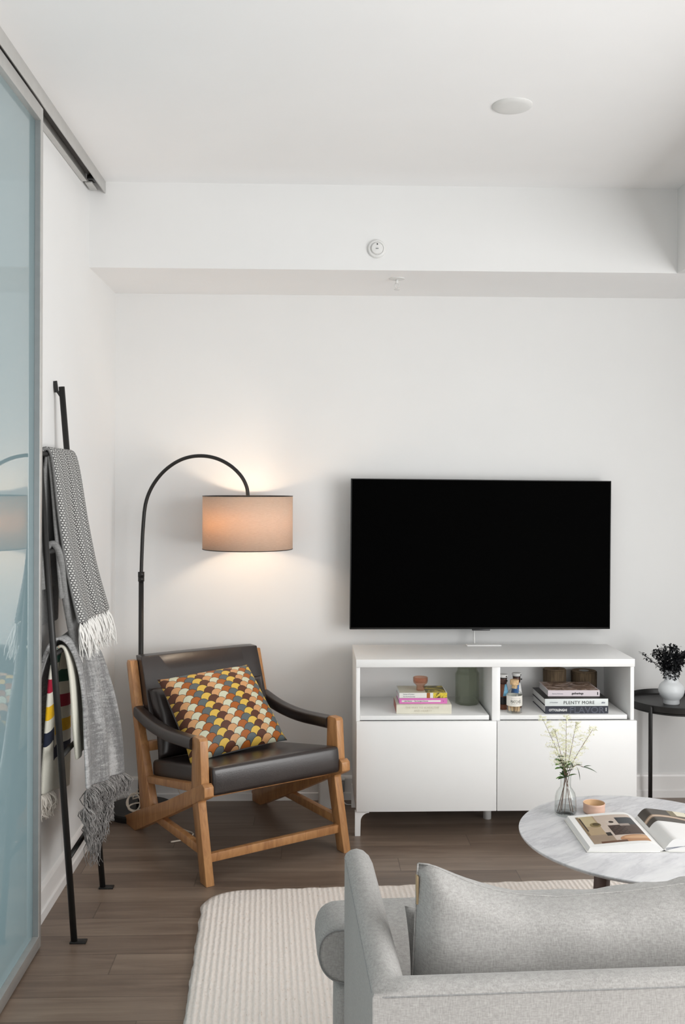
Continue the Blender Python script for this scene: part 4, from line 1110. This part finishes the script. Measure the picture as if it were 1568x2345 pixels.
# glass vase with stems
VX, VY = 0.811, 3.045
vz = thing('glass_vase', 'clear bottle-shaped glass vase of water on the marble table', 'vase', (VX, VY, TZ + 0.0005))
obj('glass_body', lathe(bmesh.new(), [(0, 0), (0.030, 0), (0.0345, 0.004), (0.035, 0.012), (0.0345, 0.035), (0.0330, 0.058), (0.0290, 0.072), (0.0215, 0.083), (0.0170, 0.089), (0.0162, 0.100), (0.0175, 0.122), (0.020, 0.127), (0.0188, 0.1275), (0.0160, 0.122), (0.0150, 0.100), (0.0158, 0.0895), (0.0203, 0.083), (0.0278, 0.0715), (0.0318, 0.0575), (0.0333, 0.035), (0.0335, 0.013), (0.032, 0.007), (0, 0.006)], 48), 'glass', vz, 40)
obj('water', lathe(bmesh.new(), [(0, 0.0065), (0.0315, 0.0075), (0.033, 0.013), (0.0325, 0.024), (0, 0.024)], 40), 'water', vz, 40)
def leafbm(bm, p, d, up, L_, W_, curl=0.2, n=6):
    d = Vector(d).normalized(); s = d.cross(Vector(up)).normalized(); nn = s.cross(d)
    prev = None
    for k in range(n + 1):
        t_ = k / n; wd = W_ * math.sin(math.pi * min(1, t_ * 0.94 + 0.03)) ** 0.8 * 0.5
        c = Vector(p) + d * L_ * t_ - nn * curl * L_ * t_ * t_
        cur = [bm.verts.new(c - s * wd + nn * wd * 0.3), bm.verts.new(c), bm.verts.new(c + s * wd + nn * wd * 0.3)]
        if prev:
            bm.faces.new((prev[0], prev[1], cur[1], cur[0])); bm.faces.new((prev[1], prev[2], cur[2], cur[1]))
        prev = cur
    return bm
def spray(label, base, tip, mid, plume_len, side, seed, leaves=4, thick=0.0011):
    rnd_ = random.Random(seed)
    r = thing('flower_stem', label, 'flower', (VX, VY, TZ + 0.008), 0, 'white feathery flower stems in the glass vase')
    P_ = smooth_poly([base, mid, tip], 10)
    obj('stem', tube(bmesh.new(), P_, [lerp(thick * 1.3, thick * 0.5, i / (len(P_) - 1)) for i in range(len(P_))], 6), 'stem_brown', r)
    bm = bmesh.new()       # feathery side branches with tiny buds
    L_ = len(P_)
    for i in range(int(L_ * (1 - plume_len)), L_):
        p = P_[i]; f = (i - L_ * (1 - plume_len)) / (L_ * plume_len)
        for q in range(3):
            a = rnd_.uniform(0, 6.28); ln = lerp(0.052, 0.014, f) * rnd_.uniform(0.6, 1.1)
            d = Vector((math.cos(a), math.sin(a) * 0.7, 0.45 + rnd_.uniform(-0.2, 0.5))).normalized()
            pts = [p + d * ln * k / 5 + Vector((0, 0, -0.25 * ln * (k / 5) ** 2)) for k in range(6)]
            tube(bm, pts, [0.0004] * 5 + [0.0002], 4, False)
            for k in range(1, 6):
                for e in range(2):
                    dd = Vector((rnd_.gauss(0, 1), rnd_.gauss(0, 1), rnd_.gauss(0.6, 1))).normalized()
                    tube(bm, [pts[k], pts[k] + dd * 0.0045, pts[k] + dd * 0.0065], [0.0003, 0.0007, 0.0002], 4, False)
    obj('plume', bm, 'plume', r)
    for k in range(leaves):
        i = int(L_ * rnd_.uniform(0.38, 0.55)); p = P_[i]; a = rnd_.uniform(0, 6.28)
        d = Vector((math.cos(a), math.sin(a), rnd_.uniform(0.1, 0.8)))
        obj('leaf', solid_leaf(p, d, rnd_.uniform(0.020, 0.036), rnd_.uniform(0.012, 0.018)), 'leaf' if rnd_.random() < 0.6 else 'leaf_dark', r)
    return r
def solid_leaf(p, d, l, w_):
    bm = leafbm(bmesh.new(), p, d, (0, 0, 1) if abs(Vector(d).normalized().z) < 0.9 else (1, 0, 0), l, w_)
    return bm
spray('leftmost white feathery flower stem leaning far left from the glass vase', (0.018, 0.005, 0.002), (-0.075, 0.00, 0.300), (-0.012, 0.0, 0.155), 0.55, -1, 3, 5)
spray('white feathery flower stem second from left in the glass vase, leafy at its foot', (0.022, -0.008, 0.002), (-0.040, -0.02, 0.265), (-0.004, 0.0, 0.14), 0.5, -1, 5, 6)
spray('tall thin white flower stem standing upright in the middle of the glass vase', (-0.010, 0.010, 0.002), (0.004, 0.01, 0.300), (0.000, 0.0, 0.16), 0.5, 0, 8, 5)
spray('white feathery flower stem second from right in the glass vase', (-0.020, -0.004, 0.002), (0.036, 0.01, 0.280), (0.006, 0.0, 0.14), 0.5, 1, 12, 6)
spray('rightmost white feathery flower stem leaning right from the glass vase', (-0.024, 0.006, 0.002), (0.095, 0.02, 0.262), (0.014, 0.0, 0.14), 0.5, 1, 15, 4)
r = thing('leafy_stem', 'drooping dark green leafy stem on the right side of the glass vase', 'stem', (VX, VY, TZ + 0.008))
P_ = smooth_poly([(-0.006, -0.010, 0.002), (0.008, -0.006, 0.115), (0.030, -0.004, 0.150), (0.055, -0.006, 0.146)], 8)
obj('stem', tube(bmesh.new(), P_, 0.0009, 6), 'stem_brown', r)
for (p, d, l_, w_) in (((0.022, -0.005, 0.14), (-0.1, 0, 1), 0.022, 0.012), ((0.030, -0.004, 0.150), (0.9, 0, 0.25), 0.022, 0.011), ((0.034, -0.004, 0.147), (0.45, 0, -1), 0.045, 0.009), ((0.050, -0.006, 0.146), (1, -0.1, -0.15), 0.050, 0.013), ((0.055, -0.006, 0.145), (1, 0.2, 0.30), 0.028, 0.008)):
    obj('leaf', solid_leaf(p, d, l_, w_), 'leaf_dark', r)
# small pink bowl
bw = thing('small_bowl', 'small pink ceramic bowl on the marble table beside the vase', 'bowl', (0.908, 3.062, TZ + 0.0005))
obj('outside', lathe(bmesh.new(), [(0, 0), (0.030, 0), (0.0335, 0.003), (0.0345, 0.010), (0.0335, 0.018), (0.0345, 0.026), (0.0350, 0.031), (0.0340, 0.0325), (0.0325, 0.031)], 44), 'pink_ceramic', bw, 50)
obj('glazed_inside', lathe(bmesh.new(), [(0.0325, 0.031), (0.031, 0.020), (0.029, 0.009), (0.02, 0.006), (0, 0.006)], 44), 'bowl_in', bw, 50)

# open picture book
ob = thing('open_book', 'large open picture book of interiors lying on the marble table', 'book', (0.790, 2.728, TZ + 0.0005), R(-1.0))
PWD, PDP = 0.214, 0.262
bm = bmesh.new()
bx(bm, (-0.002, -0.003, 0.0), (PWD - 0.004, PDP + 0.003, 0.003), 0.0006); bx(bm, (PWD + 0.018, -0.003, 0.0), (2 * PWD + 0.016, PDP + 0.003, 0.003), 0.0006)
obj('cover_board', bm, 'cv_ivory', ob)
bm = bmesh.new()
tube(bm, smooth_poly([(PWD - 0.006, 0, 0.002), (PWD - 0.002, 0, 0.0006 + 0.001), (PWD + 0.007, 0, 0.0012), (PWD + 0.016, 0, 0.0016), (PWD + 0.020, 0, 0.003)], 3), 0.0012, 5)
sp = prism(bmesh.new(), [(PWD - 0.005, 0.0), (PWD + 0.019, 0.0), (PWD + 0.019, 0.0012), (PWD + 0.014, 0.0024), (PWD + 0.007, 0.0026), (PWD, 0.0024), (PWD - 0.005, 0.0012)], 'y', -0.003, PDP + 0.003)
obj('spine', sp, 'cv_ivory', ob)
bm.free()
obj('spine_hollow_shade', prism(bmesh.new(), [(PWD + 0.000, 0.0028), (PWD + 0.014, 0.0028), (PWD + 0.007, 0.0060)], 'y', -0.0012, PDP - 0.002), 'hole', ob)  # solid dark wedge standing in for the shade inside the spine
def hL(t_):   # height profile of left block, t_=0 fore edge, 1 at gutter
    if t_ < 0.80: return 0.0145 + 0.0115 * math.sin(t_ / 0.80 * math.pi / 2) ** 1.5
    return lerp(0.026, 0.0065, ((t_ - 0.80) / 0.20) ** 1.8)
def hR(t_):   # 0 at gutter
    if t_ < 0.16: return lerp(0.0065, 0.038, math.sin(t_ / 0.16 * math.pi / 2) ** 1.0)
    return lerp(0.038, 0.012, ((t_ - 0.16) / 0.84) ** 1.2)
def block(name, fn, x0_, x1_, tilt0=0.0):
    n = 28; top = [(lerp(x0_, x1_, k / n), fn(k / n)) for k in range(n + 1)]
    pts = [(x0_ + (0.0 if x0_ > 0.1 else -0.006), 0.0032), *[(p[0], p[1]) for p in top], (x1_, 0.0032)]
    bm = bmesh.new(); prism(bm, pts, 'y', 0.0, PDP); return bm
obj('left_pages', block('l', hL, 0.008, PWD + 0.0065), 'paper', ob, 30)
obj('right_pages', block('r', hR, PWD + 0.0075, 2 * PWD + 0.010), 'paper', ob, 30)
# printed photographs follow the page curve
def printed(name, fn, x0_, x1_, ta, tb, ya, yb, mat):
    g = grid(lambda u, v: (lerp(x0_, x1_, lerp(ta, tb, u)), lerp(ya, yb, v), fn(lerp(ta, tb, u)) + 0.0004), 30, 6)
    return obj(name, g, mat, ob, 60)
def noise_curve(m, s): return m.noise(s, 3)
m = Mat('interior_photo', '#b9a796', 0.35)
u, v, _ = m.xyz('UV')
c = m.mix(u > 0.33, '#b5a184', '#cdbfb4')
c = m.mix((u < 0.30) * (v > 0.62), c, '#c6b896')
def rect(c, a0, a1, b0, b1, hx): return m.mix((u > a0) * (u < a1) * (v > b0) * (v < b1), c, hx)
def disc(c, cu_, cv_, ru, rv, hx):
    du = (u - cu_) / ru; dv = (v - cv_) / rv
    return m.mix(((du * du + dv * dv) < 1.0), c, hx)
c = rect(c, 0.0, 0.05, 0.30, 1.0, '#8f7c63'); c = rect(c, 0.05, 0.075, 0.45, 0.95, '#3c332b')
c = disc(c, 0.26, 0.66, 0.10, 0.085, '#8b7c54'); c = disc(c, 0.28, 0.68, 0.065, 0.055, '#5d5133')
c = rect(c, 0.0, 0.42, 0.0, 0.30, '#a18f7d'); c = rect(c, 0.33, 0.42, 0.24, 0.36, '#2f2b27')
c = rect(c, 0.68, 1.0, 0.60, 0.88, '#3f4246'); c = rect(c, 0.46, 1.0, 0.24, 0.60, '#4d3a31')
c = rect(c, 0.48, 0.66, 0.60, 0.78, '#cfc3ba'); c = disc(c, 0.57, 0.72, 0.045, 0.04, '#3a2f2a')
c = rect(c, 0.68, 0.86, 0.56, 0.64, '#a79b93')
tuft = (((u + v) * 60.0).sin().max(((u - v) * 60.0).sin())) > 0.75
c = m.mix(tuft * (u > 0.46) * (u < 0.76) * (v > 0.27) * (v < 0.56), c, '#2c1c15')
c = rect(c, 0.42, 0.46, 0.20, 0.52, '#c7bab0')
c = disc(c, 0.80, 0.10, 0.30, 0.13, '#b98a63'); c = disc(c, 0.82, 0.14, 0.24, 0.05, '#d3aa84')
c = rect(c, 0.14, 0.60, 0.0, 0.065, '#6c4c3a')
nn_ = m.noise(35, 5, 0.6); c = m.mix(nn_ * 0.35, c, '#f0e6da', 'SOFT_LIGHT'); c = m.mix(m.noise(14, 3) * 0.45, c, '#3a2c22', 'SOFT_LIGHT'); m.base(c); M['photo_left'] = m.m
m = Mat('dark_photo', '#4c463f', 0.35)
u, v, _ = m.xyz('UV')
c = m.mix(noise_curve(m, 8), '#3f3a35', '#5d564e')
c = m.mix((u > 0.42) * (u < 0.75) * (v > 0.55), c, '#857a60'); c = m.mix((u > 0.52) * (u < 0.70) * (v > 0.62), c, '#e6dfc8')
wv = ((u * 5.0).sin() * 0.12 + 0.33)
c = m.mix(((v - wv).abs() < 0.09), c, '#a98f78'); c = m.mix(((v - wv).abs() < 0.03), c, '#d6c2ae')
m.base(c); M['photo_right'] = m.m
printed('left_photograph', hL, 0.008, PWD + 0.0065, 0.085, 0.865, 0.020, 0.242, 'photo_left')
printed('right_photograph', hR, PWD + 0.0075, 2 * PWD + 0.010, 0.03, 1.0, 0.150, 0.2615, 'photo_right')
bm = bmesh.new()      # loose leaves lifting beside the gutter
for q in range(4):
    k0 = 0.0015 + q * 0.0022
    g = grid(lambda u, v: (PWD + 0.012 + u * 0.19, -0.0008 + v * 0.004, 0.004 + k0 + (0.020 - q * 0.004) * math.sin(min(1, u * 1.6) * math.pi / 2) * (1 - 0.45 * u)), 14, 1, None, bm)
solid(obj('loose_leaves', bm, 'ink_grey', ob), 0.0004)

# ------------------------------------------------------------------ side table and dark bouquet
sx_, sy_ = 1.623, 4.262
st = thing('side_table', 'black metal tray table with thin legs, right of the white cabinet', 'side table', (sx_, sy_, 0))
obj('tray', lathe(bmesh.new(), [(0, 0.503), (0.202, 0.503), (0.205, 0.506), (0.207, 0.530), (0.205, 0.532), (0.2035, 0.530), (0.201, 0.510), (0.198, 0.508), (0, 0.508)], 96), 'black', st, 35)
bm = bmesh.new()
tube(bm, [(0.196 * math.cos(k * math.pi / 32), 0.196 * math.sin(k * math.pi / 32), 0.4985) for k in range(65)], 0.0045, 6, False)
obj('support_ring', bm, 'black', st)
for a in (223.5, 343, 99):
    a = R(a)
    obj('leg', tube(bmesh.new(), [(0.2135 * math.cos(a), 0.2135 * math.sin(a), 0.0), (0.2135 * math.cos(a), 0.2135 * math.sin(a), 0.524), (0.2135 * math.cos(a), 0.2135 * math.sin(a), 0.528)], [0.0062, 0.0062, 0.004], 12), 'black', st)
sv = thing('ceramic_vase', 'round-bellied white ceramic vase with a straight neck on the black tray table', 'vase', (1.612, 4.262, 0.5085))
obj('body', lathe(bmesh.new(), [(0, 0), (0.034, 0), (0.035, 0.002), (0.035, 0.018), (0.037, 0.021), (0.050, 0.036), (0.056, 0.052), (0.0565, 0.062), (0.052, 0.080), (0.042, 0.092), (0.033, 0.098), (0.031, 0.102), (0.031, 0.150), (0.0285, 0.151), (0.0275, 0.148), (0.0275, 0.10), (0, 0.09)], 56), 'white_ceramic', sv, 60)
dbq = thing('dried_bouquet', 'bushy black dried leaf bouquet in the round white vase', 'bouquet', (1.612, 4.262, 0.60))
rnd_ = random.Random(33); bs = bmesh.new(); bl = bmesh.new()
for k in range(34):
    a = rnd_.uniform(0, 6.28); sp_ = rnd_.uniform(0.1, 1.0) ** 0.7; hh = 0.165 + rnd_.uniform(-0.02, 0.02) - 0.045 * sp_
    if k == 0: a, sp_, hh = R(185), 1.5, 0.13
    tip = Vector((math.cos(a) * 0.088 * sp_, math.sin(a) * 0.075 * sp_, hh)); 
    Pq = smooth_poly([(math.cos(a) * 0.012, math.sin(a) * 0.012, 0.0), (math.cos(a) * 0.016 * (1 + sp_), math.sin(a) * 0.016 * (1 + sp_), 0.055), tip], 7)
    tube(bs, Pq, 0.0011, 5)
    for i in range(4, len(Pq)):
        for e in range(7):
            d = Vector((rnd_.gauss(0, 1), rnd_.gauss(0, 1), rnd_.gauss(0.3, 0.8))).normalized()
            p0 = Pq[i] + d * rnd_.uniform(0.0, 0.012)
            if p0.z < 0.062 and math.hypot(p0.x, p0.y) > 0.05: continue
            leafbm(bl, p0, d, (0.3, 0.2, 1), rnd_.uniform(0.009, 0.015), rnd_.uniform(0.007, 0.011), 0.3, 3)
obj('stems', bs, 'blackleaf', dbq); fo = obj('foliage', bl, 'blackleaf', dbq, 0); fo['kind'] = 'stuff'
